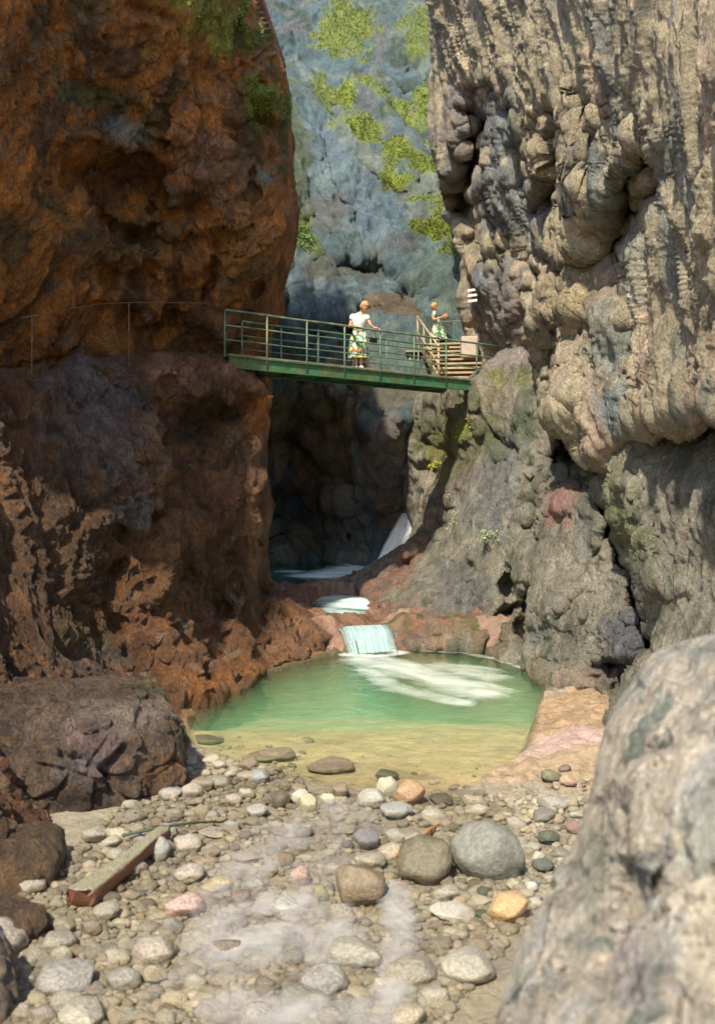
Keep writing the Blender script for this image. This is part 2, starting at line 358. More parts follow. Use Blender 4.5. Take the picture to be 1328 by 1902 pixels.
# upper left wall
patch('cliff_upper_left', [(-190, -160), (440, -160), (500, 20), (536, 150), (541, 260), (548, 350), (556, 410), (548, 470), (535, 510), (526, 560), (512, 600), (503, 660), (503, 780), (300, 790), (-190, 780)],
      [(-180, -150, 11), (-180, 300, 13), (-180, 720, 15.5), (120, -150, 15.5), (120, 200, 17.6), (120, 450, 18.5), (120, 640, 20), (300, -150, 18.6), (300, 200, 20.5), (300, 400, 21.8), (300, 640, 22.8), (420, 250, 21.5), (430, 640, 24),
       (500, 250, 23), (520, 450, 23.3), (500, 600, 25), (430, 450, 22.2), (500, 700, 25.6), (420, 0, 20.5), (300, 780, 23.2)],
      [([(170, 330), (260, 340)], 60, 1.5), ([(110, 270), (170, 255), (230, 262), (270, 290)], 16, -.6), ([(370, 200), (300, 300), (340, 400), (350, 440)], 22, -.5), ([(360, 360), (400, 300)], 30, -.7),
       ([(350, 395)], 34, .8), ([(395, 470), (383, 560)], 10, .7), ([(395, 450), (470, 430)], 10, .4), ([(455, 200), (520, 240), (535, 300)], 18, .8), ([(480, 520), (485, 545)], 7, .5),
       ([(160, 370), (230, 440), (300, 430)], 12, .6), ([(230, 430), (330, 455), (400, 440)], 14, .5), ([(250, 350), (290, 500)], 14, -.4), ([(240, 590)], 22, .8), ([(328, 590)], 16, .8), ([(130, 600), (420, 640)], 30, .5),
       ([(120, 500), (300, 520)], 20, .4), ([(440, 380), (430, 420), (450, 440)], 14, -.4), ([(330, 510), (400, 480)], 18, -.4), ([(150, 200), (260, 180)], 30, .4), ([(470, 300), (460, 380)], 12, .4)],
      [(470, 430, 70, 90, 10, (.40, .175, .05), .9, .15), (490, 560, 40, 60, 0, (.30, .13, .04), .8, .1), (370, 300, 75, 60, 30, PK, .8, .3), (455, 320, 40, 40, 0, PK, .6), (490, 330, 16, 26, 0, (.28, .30, .23), .9), (240, 250, 60, 22, 20, (.3, .29, .23), .8, .4),  # sunlit orange and pink highlights on this wall are painted into the colour
       (490, 190, 60, 45, 10, MOSS, 1, 0), (530, 260, 10, 80, 0, GRN, .8), (180, 180, 90, 25, 0, (.10, .12, .03), .8), (200, 350, 70, 50, 0, (.13, .06, .025), .7), (230, 450, 130, 60, 0, (.19, .11, .035), .8), (420, 600, 90, 40, 0, (.20, .095, .03), .8),
       (360, 650, 120, 25, 0, DK, .6), (160, 640, 60, 40, 0, (.28, .13, .05), .5), (400, 180, 60, 30, 0, (.28, .14, .06), .7), (100, -60, 160, 60, 0, (.10, .13, .03), .8), (400, 40, 120, 60, 20, MOSS, .8)],
      (.50, .18, .03), .3, alt=[((.46, .19, .035), 1.2, .05), ((.12, .05, .014), 1.0, .06), ((.14, .10, .025), .7, .1), ((.30, .18, .11), 2.6, .17)], mat=M['rock_brown'], amp=.62, vs=.8, fac=.75, crk=1.5, ridge=.6, seed=2, rnd=(40, 1.3), wrap=.25, label='high orange brown rock wall above the walkway')
# back slope and cave
BL = (.085, .13, .14); BL2 = (.14, .20, .205)  # blue cast of the sky light is painted into the slope's colour
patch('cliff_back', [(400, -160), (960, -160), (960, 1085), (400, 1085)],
      [(400, -150, 52), (700, -150, 60), (960, -150, 58), (420, 160, 44), (600, 160, 47), (900, 160, 47), (540, 400, 38), (700, 400, 41), (850, 400, 39), (540, 560, 35), (700, 560, 37.5), (860, 560, 36),
       (540, 680, 33.5), (700, 700, 33.5), (860, 700, 33), (520, 730, 32), (620, 730, 32.4), (420, 900, 33), (520, 900, 34), (700, 900, 33), (500, 1050, 35), (620, 1050, 36.5), (700, 1040, 34), (900, 1050, 30), (900, 800, 30.5), (780, 760, 32), (760, 900, 33.5)],
      [([(590, 800), (620, 870), (600, 930)], 85, 4.5), ([(545, 830), (540, 950)], 50, 2.5), ([(730, 765), (735, 830), (720, 900)], 26, -2.0), ([(730, 780)], 26, -.8), ([(660, 970), (665, 1020)], 14, 1.2), ([(640, 1000), (650, 960)], 14, -.9),
       ([(690, 960), (690, 1030)], 8, .8), ([(590, 980), (590, 1040)], 14, -.5), ([(540, 960), (545, 1040)], 16, -.5), ([(600, 960), (680, 925)], 14, -.8),
       ([(755, 890), (768, 930)], 10, 1.6), ([(700, 575), (760, 560), (800, 580)], 26, 1.8), ([(600, 500), (700, 510), (760, 530)], 20, 1.2), ([(560, 640), (620, 620), (700, 625)], 20, 1.0),
       ([(610, 250), (600, 330), (640, 400)], 20, .8), ([(560, 330), (580, 450)], 26, 1.0), ([(760, 160), (790, 190)], 30, 2.2), ([(700, 170), (790, 280)], 10, .8), ([(640, 200), (690, 300), (780, 350)], 16, -.7), ([(650, 640)], 40, .8), ([(530, 520), (535, 600)], 12, 1.5)],
      [(620, 350, 90, 200, -20, BL2, .6), (640, 560, 100, 40, 0, BL2, .8), (580, 560, 60, 40, 0, (.14, .19, .22), .7), (600, 280, 40, 60, 0, (.13, .17, .20), .6), (700, 380, 60, 60, 0, (.12, .17, .22), .5), (690, 300, 120, 25, 50, (.24, .25, .19), .6), (800, 360, 60, 40, 0, (.22, .24, .17), .5),
       (545, 300, 30, 150, -5, (.09, .11, .05), .9), (600, 190, 35, 40, 0, (.11, .12, .08), .7), (600, 400, 50, 60, 0, (.11, .10, .08), .7), (650, 510, 90, 28, 5, (.09, .09, .06), .85), (740, 590, 70, 30, 5, (.13, .085, .04), .9), (760, 560, 50, 16, 10, (.06, .05, .04), .9),  # near-black zone paints the shade under the hollow's arch
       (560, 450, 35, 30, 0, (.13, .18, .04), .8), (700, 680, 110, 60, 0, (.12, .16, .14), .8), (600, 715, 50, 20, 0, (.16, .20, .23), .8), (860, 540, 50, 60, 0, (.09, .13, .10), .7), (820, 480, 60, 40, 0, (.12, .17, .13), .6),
       (640, 190, 26, 30, 0, MOSS, 1), (680, 245, 60, 22, 35, MOSS, .95), (725, 300, 26, 34, -10, MOSS, .8), (735, 350, 34, 22, 10, MOSS, 1), (720, 335, 16, 22, 0, MOSS, 1), (765, 235, 14, 60, -35, MOSS, .8), (795, 215, 28, 50, -10, MOSS, .9), (790, 318, 30, 20, 20, MOSS, .9), (810, 390, 40, 14, 0, MOSS, .8), (820, 435, 42, 24, -10, MOSS, 1), (845, 470, 20, 26, 0, MOSS, .7),
       (600, 180, 20, 60, -20, MOSS, .7), (760, 290, 60, 16, 30, MOSS, .9), (830, 400, 34, 30, 0, MOSS, .8), (790, 440, 26, 14, 0, MOSS, .8), (690, 180, 60, 14, 40, MOSS, .7), (560, 420, 24, 30, 0, MOSS, .5), (640, 60, 60, 60, 30, MOSS, .8), (800, 60, 60, 60, 0, MOSS, .7), (700, -60, 160, 50, 0, (.09, .12, .03), .9),
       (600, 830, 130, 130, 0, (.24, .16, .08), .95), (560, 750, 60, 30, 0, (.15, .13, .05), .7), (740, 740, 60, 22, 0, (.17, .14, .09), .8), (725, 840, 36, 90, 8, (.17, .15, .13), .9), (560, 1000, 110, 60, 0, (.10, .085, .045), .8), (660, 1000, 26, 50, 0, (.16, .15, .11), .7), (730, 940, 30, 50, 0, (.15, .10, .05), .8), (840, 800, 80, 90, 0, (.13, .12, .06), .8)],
      BL, .2, alt=[((.055, .075, .05), .7, .04), ((.16, .18, .15), 1.0, .10), ((.12, .12, .12), .6, .14)], mat=M['rock_blue'], amp=1.0, vs=.55, fac=.3, crk=.2, ridge=1.3, fins=.35, seed=3, noise_scale=.7, rnd=(5, 0), wrap=.1, label='rock slope tinted bluish by painted sky light, with a dark cave behind the bridge')
# right wall, lower part with red ridge
GR = (.30, .27, .20); RD = (.30, .16, .11)
patch('cliff_lower_right', [(868, 716), (880, 700), (905, 682), (940, 652), (985, 632), (1060, 610), (1500, 600), (1500, 1560), (1120, 1400), (1128, 1292), (1070, 1285), (1015, 1272), (1000, 1248), (930, 1225), (850, 1210), (760, 1204), (733, 1208),
       (724, 1168), (705, 1158), (690, 1135), (692, 1112), (655, 1086), (668, 1070), (700, 1048), (735, 1022), (766, 995), (766, 962), (755, 900), (760, 820), (768, 745), (800, 722)],
      [(870, 715, 27), (940, 655, 26.3), (985, 635, 25.3), (1100, 650, 24), (1400, 650, 16), (1500, 1000, 11), (1500, 1500, 8.5), (770, 740, 31), (765, 860, 31), (766, 960, 31.5), (800, 960, 28.5), (735, 1022, 29.5), (690, 1060, 29), (657, 1086, 28.2), (690, 1125, 26),
       (724, 1168, 23.4), (735, 1205, 22.5), (850, 1208, 22), (930, 1222, 21.2), (1000, 1250, 19.6), (1020, 1275, 18.4), (1110, 1290, 17), (1125, 1380, 14.6), (1220, 1260, 14.5), (1220, 1000, 15.5), (1200, 850, 16.5), (1080, 830, 21.5), (1060, 930, 20.5), (1040, 1100, 19.6), (1130, 1050, 18.2),
       (950, 800, 25.2), (900, 900, 25.5), (850, 1050, 25), (950, 1050, 22.6), (850, 800, 27.5), (820, 870, 28.5), (900, 1150, 22.6), (1000, 720, 24.3), (800, 1100, 24.4)],
      [([(1070, 800), (1075, 840), (1085, 880)], 24, 3.2), ([(1040, 830), (1030, 880)], 14, 1.0), ([(945, 1060), (948, 1120), (925, 1170), (905, 1215)], 10, 1.1), ([(972, 1090), (970, 1200), (985, 1240)], 9, 1.0), ([(925, 1160), (955, 1130)], 8, .8),
       ([(945, 845), (915, 920)], 5, .5), ([(890, 770), (950, 830), (985, 865), (1010, 890)], 8, .6), ([(1105, 920), (1150, 1040), (1190, 1150), (1215, 1220)], 12, 1.5), ([(1150, 900), (1180, 1000), (1215, 1080)], 40, -1.0), ([(1110, 870), (1160, 860), (1215, 790)], 14, -.6),
       ([(1010, 930), (1080, 925)], 18, -.6), ([(1118, 960), (1110, 1040)], 6, .5), ([(1000, 1140), (1060, 1130)], 22, -.5), ([(1050, 1140), (1090, 1100)], 8, .6), ([(1050, 1060), (1040, 1200), (1100, 1270)], 26, -.4), ([(1150, 1180), (1190, 1230)], 34, -.8),
       ([(1110, 1250), (1175, 1240), (1150, 1280)], 14, 1.2), ([(805, 975), (795, 1030), (740, 1080)], 16, .7), ([(775, 990), (745, 1040), (690, 1075)], 16, -.8), ([(760, 1040), (740, 1100), (715, 1140)], 12, -.5), ([(735, 1130), (733, 1190)], 6, .7), ([(820, 1000), (830, 930)], 12, .8),
       ([(1000, 780), (985, 740)], 20, -.5), ([(870, 715), (885, 800), (860, 830)], 10, -.4), ([(800, 780), (820, 850), (790, 900)], 22, .8), ([(860, 1060), (870, 1140)], 14, .4), ([(780, 1130), (840, 1190)], 20, -.4), ([(890, 1000), (880, 1080)], 18, -.4), ([(1005, 900), (985, 1000)], 10, .5)],
      [(1045, 945, 36, 45, 0, (.42, .22, .19), .85), (750, 1060, 70, 30, -45, RD, .95, .4), (690, 1100, 50, 20, -30, RD, .9, .5), (710, 1150, 30, 25, 0, RD, .9, .5), (780, 1165, 60, 40, 20, (.40, .25, .18), .85), (840, 1180, 50, 20, 0, (.36, .25, .15), .7), (810, 965, 25, 30, -30, (.30, .18, .13), .7),
       (930, 900, 60, 110, 10, (.22, .225, .215), .8), (1160, 960, 50, 100, -25, (.20, .21, .10), .85), (1170, 850, 60, 40, -20, (.38, .34, .22), .7), (1060, 1060, 60, 70, 0, (.37, .33, .25), .7), (1140, 1080, 40, 60, 0, (.38, .34, .28), .6), (1160, 1190, 45, 60, 0, (.15, .15, .18), .8), (1010, 1180, 40, 40, 0, (.17, .18, .15), .7),
       (850, 800, 90, 80, 0, (.14, .15, .06), .85), (860, 800, 14, 30, 30, (.27, .30, .04), .8), (830, 860, 30, 60, 0, (.22, .20, .05), .7), (930, 700, 26, 20, 0, (.25, .23, .06), .8), (975, 705, 20, 20, 0, (.20, .21, .05), .8), (960, 660, 60, 30, -20, (.36, .29, .26), .8), (990, 790, 30, 30, 0, (.10, .13, .06), .8), (1050, 850, 40, 40, 0, (.11, .10, .08), .7),
       (860, 1100, 70, 60, 0, (.19, .19, .175), .7), (920, 1180, 50, 40, 0, (.24, .16, .08), .7), (1090, 1270, 50, 25, 0, (.40, .29, .20), .6), (1010, 1250, 18, 30, 20, (.30, .26, .13), .6), (1090, 980, 20, 60, 0, (.17, .19, .17), .6)],
      GR, .15, alt=[((.36, .32, .24), 1.1, .06), ((.15, .15, .105), 1.3, .10), ((.33, .24, .18), .8, .16), ((.12, .13, .07), 2.4, .16)], mat=M['rock_grey'], amp=.6, vs=.6, fac=.35, crk=.45, fins=.22, cleft=1.3, seed=4, rnd=(14, .5), wrap=.16, label='grey limestone wall on the right of the pool')
# right wall, upper overhanging part in the sun
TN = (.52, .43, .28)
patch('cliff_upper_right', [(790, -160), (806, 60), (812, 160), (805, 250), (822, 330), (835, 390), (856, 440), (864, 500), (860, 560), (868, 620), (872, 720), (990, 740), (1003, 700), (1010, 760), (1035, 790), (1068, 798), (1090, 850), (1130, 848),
       (1165, 820), (1215, 775), (1500, 740), (1500, -160)],
      [(800, -150, 27), (1000, -150, 21), (1200, -150, 14), (1500, -150, 9), (812, 160, 30), (812, 300, 30.5), (860, 470, 30), (868, 600, 30.5), (870, 720, 30.5), (960, 650, 28.5), (980, 730, 27.5), (960, 450, 26), (930, 250, 25.5), (1000, 600, 24.5), (1020, 760, 20.8), (1080, 820, 20), (1050, 500, 21.5),
       (1050, 250, 20.5), (1100, 400, 19.5), (1120, 250, 18.5), (1140, 650, 18.5), (1130, 840, 18.2), (1215, 780, 15), (1220, 400, 14.5), (1220, 200, 14), (1400, 300, 10.5), (1500, 700, 9), (890, 150, 27)],
      [([(905, 190), (885, 290), (862, 360), (870, 430)], 26, 2.6), ([(860, 390), (905, 400)], 22, 1.5), ([(880, 350), (868, 372)], 8, -1.6), ([(1045, 210), (1042, 310), (1020, 385)], 17, 2.0), ([(1030, 215), (1005, 360)], 10, -.7), ([(1098, 165), (1090, 215)], 9, 1.2), ([(1192, 165), (1185, 215)], 10, 1.2),
       ([(1205, 330), (1165, 400), (1140, 460), (1130, 520)], 34, 3.0), ([(1180, 260), (1150, 330), (1175, 330)], 14, -.9), ([(905, 480), (952, 492)], 9, 1.2), ([(955, 420), (970, 470), (1000, 530)], 12, .9), ([(975, 480), (985, 560), (990, 640)], 16, -.8), ([(1010, 470), (1050, 510), (1085, 480)], 12, .9),
       ([(1020, 560), (1005, 640), (1008, 720)], 16, -1.1), ([(1038, 600), (1030, 700)], 12, .9), ([(1070, 540), (1060, 620), (1060, 740)], 16, -.8), ([(1100, 560), (1098, 640)], 9, .8), ([(1040, 770), (1085, 700)], 18, -.5), ([(1035, 735), (1030, 765)], 12, .5), ([(925, 210), (905, 300), (950, 350)], 26, -.9),
       ([(970, 250), (975, 360)], 12, .6), ([(1085, 200), (1080, 400)], 18, -.8), ([(1120, 300), (1130, 400)], 26, -.7), ([(1060, 250), (1055, 300)], 10, -.6), ([(960, 620), (990, 600)], 12, -.4), ([(880, 440), (880, 540)], 20, -.6), ([(890, 590), (920, 640)], 14, .6), ([(1150, 560), (1160, 700)], 30, -.5), ([(1180, 600), (1190, 740)], 8, .7),
       ([(1000, 200), (1010, 260)], 8, .6), ([(950, 180), (955, 240)], 8, .6), ([(1130, 180), (1140, 240)], 8, .5), ([(870, 200), (850, 300)], 14, -.5)],
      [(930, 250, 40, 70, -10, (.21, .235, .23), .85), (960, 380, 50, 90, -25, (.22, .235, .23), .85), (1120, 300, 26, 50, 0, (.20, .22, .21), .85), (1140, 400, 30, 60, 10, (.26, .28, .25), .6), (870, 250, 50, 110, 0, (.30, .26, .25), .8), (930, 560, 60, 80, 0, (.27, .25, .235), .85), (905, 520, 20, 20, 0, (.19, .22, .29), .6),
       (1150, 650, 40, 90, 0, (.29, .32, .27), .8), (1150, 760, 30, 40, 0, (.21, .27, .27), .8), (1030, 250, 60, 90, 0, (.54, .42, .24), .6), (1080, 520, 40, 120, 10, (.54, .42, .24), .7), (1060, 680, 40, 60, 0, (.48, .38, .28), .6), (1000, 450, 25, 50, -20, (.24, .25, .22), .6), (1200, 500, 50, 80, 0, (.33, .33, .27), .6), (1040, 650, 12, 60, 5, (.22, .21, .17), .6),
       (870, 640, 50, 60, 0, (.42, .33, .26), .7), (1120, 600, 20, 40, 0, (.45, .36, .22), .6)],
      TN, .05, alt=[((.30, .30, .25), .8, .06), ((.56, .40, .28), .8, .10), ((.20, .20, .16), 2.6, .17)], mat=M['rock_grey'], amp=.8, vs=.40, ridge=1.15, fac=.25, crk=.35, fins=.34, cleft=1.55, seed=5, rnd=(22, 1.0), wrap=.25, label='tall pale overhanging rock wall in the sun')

# ------------------------------------------------------------------ stream bed: one sheet out to the far ground
def zp(pts, z=0.0): return [onz(u, v, z) for u, v in pts]
POOL = smoothpoly(zp([(345, 1325), (400, 1290), (480, 1258), (560, 1232), (600, 1221), (640, 1212), (740, 1198), (850, 1200), (930, 1218), (985, 1240), (1012, 1265), (1014, 1292), (995, 1330), (986, 1380), (955, 1420), (900, 1440),
                      (880, 1470), (700, 1478), (560, 1450), (470, 1428), (400, 1400), (352, 1385)]), 1)
SMALL = smoothpoly(zp([(562, 1126), (600, 1106), (650, 1102), (685, 1108), (692, 1126), (680, 1148), (640, 1154), (600, 1146)], .55), 1)
UPPER = smoothpoly(zp([(440, 1034), (740, 1030), (700, 1050), (655, 1078), (600, 1092), (505, 1092), (440, 1092)], .72), 1)
xs = np.concatenate([-8-np.geomspace(70, .1, 24), np.arange(-8, 8, .05), 8+np.geomspace(.1, 70, 24)])
ys = np.concatenate([-np.geomspace(60, .5, 18), np.arange(0, 5.2, .4), np.arange(5.4, 24.5, .045), np.arange(24.55, 40, .09), 40+np.geomspace(.2, 90, 20)])
X, Y = [a.ravel() for a in np.meshgrid(xs, ys)]
def sdp(poly):
    d, _ = segdist(X, Y, poly, True); return np.where(inside(X, Y, poly), d, -d)
sP, sS, sU = sdp(POOL), sdp(SMALL), sdp(UPPER)
P0 = np.stack([X, Y, X*0], 1)
bedn = .05*fbm(P0*1.1, 4, 5)
Zt = .03+bedn-.035*np.clip(11.5-Y, 0, 6)
Zt = Zt+.10*ss(9.5, 7.0, Y)*0
dep = .05+.055*np.clip(Y-13, 0, 3)+.19*np.clip(Y-16, 0, 6)+.12*noise(P0*.5, 8)*ss(14, 18, Y)
Zt = np.where(sP > 0, np.maximum(-dep, Zt-.07-sP*(.55+1.6*ss(14.5, 17, Y)))+bedn*.4, Zt)
shelf, _n = segdist(X, Y, zp([(1040, 1300), (1075, 1345), (1060, 1400)], .2)); 
Zt = Zt+.09*np.exp(-(shelf/.55)**2.4)*(sP < .1)
shelf2, _n = segdist(X, Y, zp([(1120, 1290), (1120, 1400)], .1)); Zt = Zt+.15*np.exp(-(shelf2/.6)**2)*(sP < 0)
slump = ss(22.0, 22.45, Y-.12*noise(P0*1.7, 3))
sill = .55+.12*fbm(P0*1.3, 4, 12)+.22*ss(24, 28.5, Y)+.10
sill = np.where(sS > 0, .55-.35*np.clip(sS*2.5, 0, 1), np.maximum(sill, .50)+0*sS)
lip = onz(678, 1168, .45)
chan = np.exp(-(np.abs(X-lip[0])/.62)**6)*ss(25.3, 23.5, Y)
sill = sill-chan*ss(0.0, -.3, sS)*.22
sill = np.where(sU > 0, .72-1.0*np.clip(sU*1.2, 0, 1), sill)
Zt = np.where(Y > 21.2, Zt*(1-slump)+sill*slump, Zt)
outer = np.clip(np.abs(X)-9, 0, None)*.35+np.clip(Y-41, 0, None)*.25
Zt = Zt+outer
fineb = .10*facets(P0*3.0, 21)[0]+.06*fbm(P0*4, 4, 22, True)+.10*fbm(P0*1.2, 3, 23)*(Y > 21.5)
rocky = ss(0, .5, shelf2*0+1)*0+np.where((Y > 21.5) | ((shelf < 1.3) & (sP < .05)), 1.0, .18)
Zt = Zt+fineb*rocky
TZ = Zt.reshape(len(ys), len(xs))
def ground(x, y):
    i = np.clip(np.searchsorted(ys, y), 1, len(ys)-1); j = np.clip(np.searchsorted(xs, x), 1, len(xs)-1); return float(TZ[i, j])
C = np.tile(np.array([.30, .25, .17, .35]), (len(X), 1))
n1 = fbm(P0*.8, 4, 61)
def lay(k, c, wt=None):
    k = np.clip(k, 0, 1)[:, None]; C[:, :3] = C[:, :3]*(1-k)+np.array(c)*k
    if wt is not None: C[:, 3:4] = C[:, 3:4]*(1-k)+wt*k
lay(ss(-.2, .3, n1), (.25, .21, .165)); lay(ss(.2, -.3, X+.4*n1)*ss(14.2, 15.2, Y)*(sP < .25), (.16, .08, .03))
lay(ss(-.1, .1, sP), (.50, .39, .20)); lay(ss(0.1, .3, n1)*(sP > 0)*.6, (.40, .30, .14))
lay(((shelf < 1.35) & (sP < .06)).astype(float)*ss(1.3, .8, shelf+n1), (.35, .235, .135), .6)
q, _n = segdist(X, Y, zp([(1060, 1375), (1080, 1400), (1010, 1395)], .2)); lay(ss(.7, .35, q+n1*.5)*(sP < 0), (.42, .29, .24), .4)
q, _n = segdist(X, Y, zp([(960, 1440), (1080, 1440)])); lay(ss(.8, .35, q+n1*.3)*(sP < .05), (.36, .26, .155), .7)
q, _n = segdist(X, Y, [POOL[k] for k in range(len(POOL)) if POOL[k][0] > 2.0 and POOL[k][1] < 17.0] or POOL[:2]); lay(ss(.12, .02, q+n1*.12)*(sP > -.1)*.7, (.12, .10, .05))
lay(ss(21.4, 21.8, Y), (.19, .095, .058), .6); lay(ss(-.02, .12, n1)*(Y > 21.6), (.27, .17, .12)); lay(ss(.05, .25, fbm(P0*3.1, 4, 77))*(Y > 21.4), (.12, .075, .045)); lay(ss(.6, .0, sP)*(sP > -.12)*ss(17.3, 18.6, Y), (.09, .075, .03)); lay(ss(33, 35, Y), (.1, .09, .05))
I = np.arange(len(X)).reshape(len(ys), len(xs)); q4 = np.stack([I[:-1, :-1], I[:-1, 1:], I[1:, 1:], I[1:, :-1]], -1).reshape(-1, 4)
g = mesh_np('ground', np.stack([X, Y, Zt], 1), q4, M['rock_bed'], C); tag(g, 'pale gravel and rock bed of the stream', kind='structure')

# ------------------------------------------------------------------ water
def water_mat(name, foamc=(.86, .90, .86), rough=.06, bs=.25, tint=(1, 1, 1), vol=None):
    m, n, b = newmat(name); L = n.links.new; n.nodes.remove(b); out = n.nodes['Material Output']
    tc = N(n, 'ShaderNodeTexCoord'); x = N(n, 'ShaderNodeTexNoise'); x.inputs['Scale'].default_value = 3.0; x.inputs['Detail'].default_value = 4; L(tc.outputs['Object'], x.inputs[0])
    nb = bump(n, x.outputs[0], bs, .05)
    tr = N(n, 'ShaderNodeBsdfTransparent'); tr.inputs[0].default_value = (*tint, 1)
    gl = N(n, 'ShaderNodeBsdfGlossy'); gl.inputs['Roughness'].default_value = rough; L(nb, gl.inputs['Normal'])
    fr = N(n, 'ShaderNodeFresnel'); fr.inputs[0].default_value = 1.33; L(nb, fr.inputs['Normal'])
    mx = N(n, 'ShaderNodeMixShader'); L(fr.outputs[0], mx.inputs[0]); L(tr.outputs[0], mx.inputs[1]); L(gl.outputs[0], mx.inputs[2])
    at = N(n, 'ShaderNodeAttribute', attribute_name='col')
    fl = N(n, 'ShaderNodeAttribute', attribute_name='flow')
    y = N(n, 'ShaderNodeTexNoise'); y.inputs['Scale'].default_value = 1.0; y.inputs['Detail'].default_value = 7; y.inputs['Roughness'].default_value = .62; L(fl.outputs['Vector'], y.inputs[0])
    fk = mathn(n, 'SUBTRACT', mathn(n, 'MULTIPLY', at.outputs['Alpha'], 1.35), mathn(n, 'MULTIPLY', ramp(n, y.outputs[0], [(0.3, 0.0), (0.7, 1.0)]), .62), clamp=True)
    df = N(n, 'ShaderNodeBsdfDiffuse'); L(at.outputs[0], df.inputs[0]); L(nb, df.inputs['Normal'])
    m2 = N(n, 'ShaderNodeMixShader'); L(fk, m2.inputs[0]); L(mx.outputs[0], m2.inputs[1]); L(df.outputs[0], m2.inputs[2]); L(m2.outputs[0], out.inputs['Surface'])
    if vol:
        pv = N(n, 'ShaderNodeVolumePrincipled'); pv.inputs['Color'].default_value = (*vol[0], 1); pv.inputs['Density'].default_value = vol[1]; pv.inputs['Absorption Color'].default_value = (*vol[2], 1)
        L(pv.outputs[0], out.inputs['Volume'])
    return m
M['pool'] = water_mat('green_pool_water', bs=.8, vol=((.24, .64, .34), .42, (.36, .70, .42)))
M['teal'] = water_mat('teal_water', vol=((.12, .60, .48), .8, (.25, .65, .55)), bs=.6)
M['stream'] = water_mat('shallow_water', bs=1.0, rough=.1)
M['fall'] = water_mat('falling_water', rough=.2, bs=.8)
def water_body(name, poly, z, bottom, mat, step, foam, fdir, fs, label, wave=.012, grow=.35, fcol=(.56, .60, .53)):
    """a closed body of water: rippled top, walls and floor hidden in the rock"""
    c = np.mean(poly, 0); pts = []
    for p in poly:
        d = np.array(p)-c; l = np.hypot(*d); pts.append(tuple(np.array(p)+d/l*grow))
    # top as a polar grid: rings from the centre out to the outline
    nr = max(6, int(np.max([np.hypot(*(np.array(p)-c)) for p in pts])/step)); m_ = 360
    seg = np.array(pts+[pts[0]]); L_ = np.concatenate([[0], np.cumsum(np.hypot(*np.diff(seg, axis=0).T))]); t = np.linspace(0, L_[-1], m_, endpoint=False)
    ox = np.interp(t, L_, seg[:, 0]); oy = np.interp(t, L_, seg[:, 1])
    r = (np.arange(1, nr+1)/nr)[:, None]
    x = np.concatenate([[c[0]], (c[0]+(ox-c[0])*r).ravel()]); y = np.concatenate([[c[1]], (c[1]+(oy-c[1])*r).ravel()])
    fo = foam(x, y) if foam else np.zeros(len(x))
    P = np.stack([x, y, x*0], 1); zz = z+wave*fbm(P*2.2, 3, 7)*(1+3*fo)
    V = np.stack([x, y, zz], 1); base = len(V)
    V = np.concatenate([V, np.stack([ox, oy, ox*0+bottom], 1)])
    Fc = []
    for k in range(nr-1):
        a = 1+k*m_; b = a+m_; i = np.arange(m_); j = (i+1) % m_
        Fc.append(np.stack([a+i, b+i, b+j, a+j], 1))
    i = np.arange(m_); j = (i+1) % m_; a = 1+(nr-1)*m_; Fc.append(np.stack([a+i, base+i, base+j, a+j], 1))
    Fq = np.concatenate(Fc)
    a0 = math.atan2(fdir[1], fdir[0]); al = x*math.cos(a0)+y*math.sin(a0); ac = -x*math.sin(a0)+y*math.cos(a0)
    al = al+.4*noise(P*.9, 3); ac = ac+.35*noise(P*1.1, 4)
    col = np.concatenate([np.tile([*fcol], (len(x), 1)), fo[:, None]], 1); col = np.concatenate([col, np.tile([*fcol, 0], (m_, 1))])
    fl = np.concatenate([np.stack([al*fs[0], ac*fs[1], al*0], 1), np.zeros((m_, 3))])
    me = bpy.data.meshes.new(name)
    faces = [tuple(q) for q in Fq.tolist()]+[(0, 1+int(a_), 1+int(b_)) for a_, b_ in zip(i, j)]+[tuple(base+k for k in range(m_))[::-1]]
    me.from_pydata(V.tolist(), [], faces); me.materials.append(mat)
    at = me.color_attributes.new('col', 'FLOAT_COLOR', 'POINT'); at.data.foreach_set('color', col.astype(np.float32).ravel())
    at = me.attributes.new('flow', 'FLOAT_VECTOR', 'POINT'); at.data.foreach_set('vector', fl.astype(np.float32).ravel())
    bm = bmesh.new(); bm.from_mesh(me); bmesh.ops.recalc_face_normals(bm, faces=bm.faces); bm.to_mesh(me); bm.free()
    for p in me.polygons: p.use_smooth = len(p.vertices) < 10 
    o = bpy.data.objects.new(name, me); COL.objects.link(o); tag(o, label, kind='structure'); return o
def spine(x, y, pts, wd, z=0.0):
    P = zp(pts, z); d, _ = segdist(x, y, P); return ss(wd, wd*.15, d)
def foam_pool(x, y):
    f = spine(x, y, [(650, 1216), (690, 1218), (735, 1212)], .42)*1.0
    f = np.maximum(f, spine(x, y, [(690, 1225), (780, 1250), (850, 1272), (890, 1284)], 1.05)*.68)
    f = np.maximum(f, spine(x, y, [(740, 1240), (850, 1240), (905, 1258)], .9)*.55)
    f = np.maximum(f, spine(x, y, [(680, 1245), (740, 1280), (860, 1305)], .5)*.55)
    f = np.maximum(f, spine(x, y, [(790, 1208), (860, 1212), (930, 1225), (985, 1245)], .22)*.55)
    return f
water_body('pool_water', POOL, 0.0, -3.0, M['pool'], .12, foam_pool, (.9, -.6), (1.3, 2.6), 'clear green plunge pool fading to tan shallows')
def foam_small(x, y): return np.maximum(spine(x, y, [(630, 1112), (665, 1125)], 1.5, .55)*.75, spine(x, y, [(600, 1130), (660, 1140)], .8, .55)*.55)
water_body('basin_water', SMALL, .555, .0, M['teal'], .1, foam_small, (1, -.3), (1, 3), 'small foaming teal basin above the cascade', grow=.12, fcol=(.62, .78, .74))
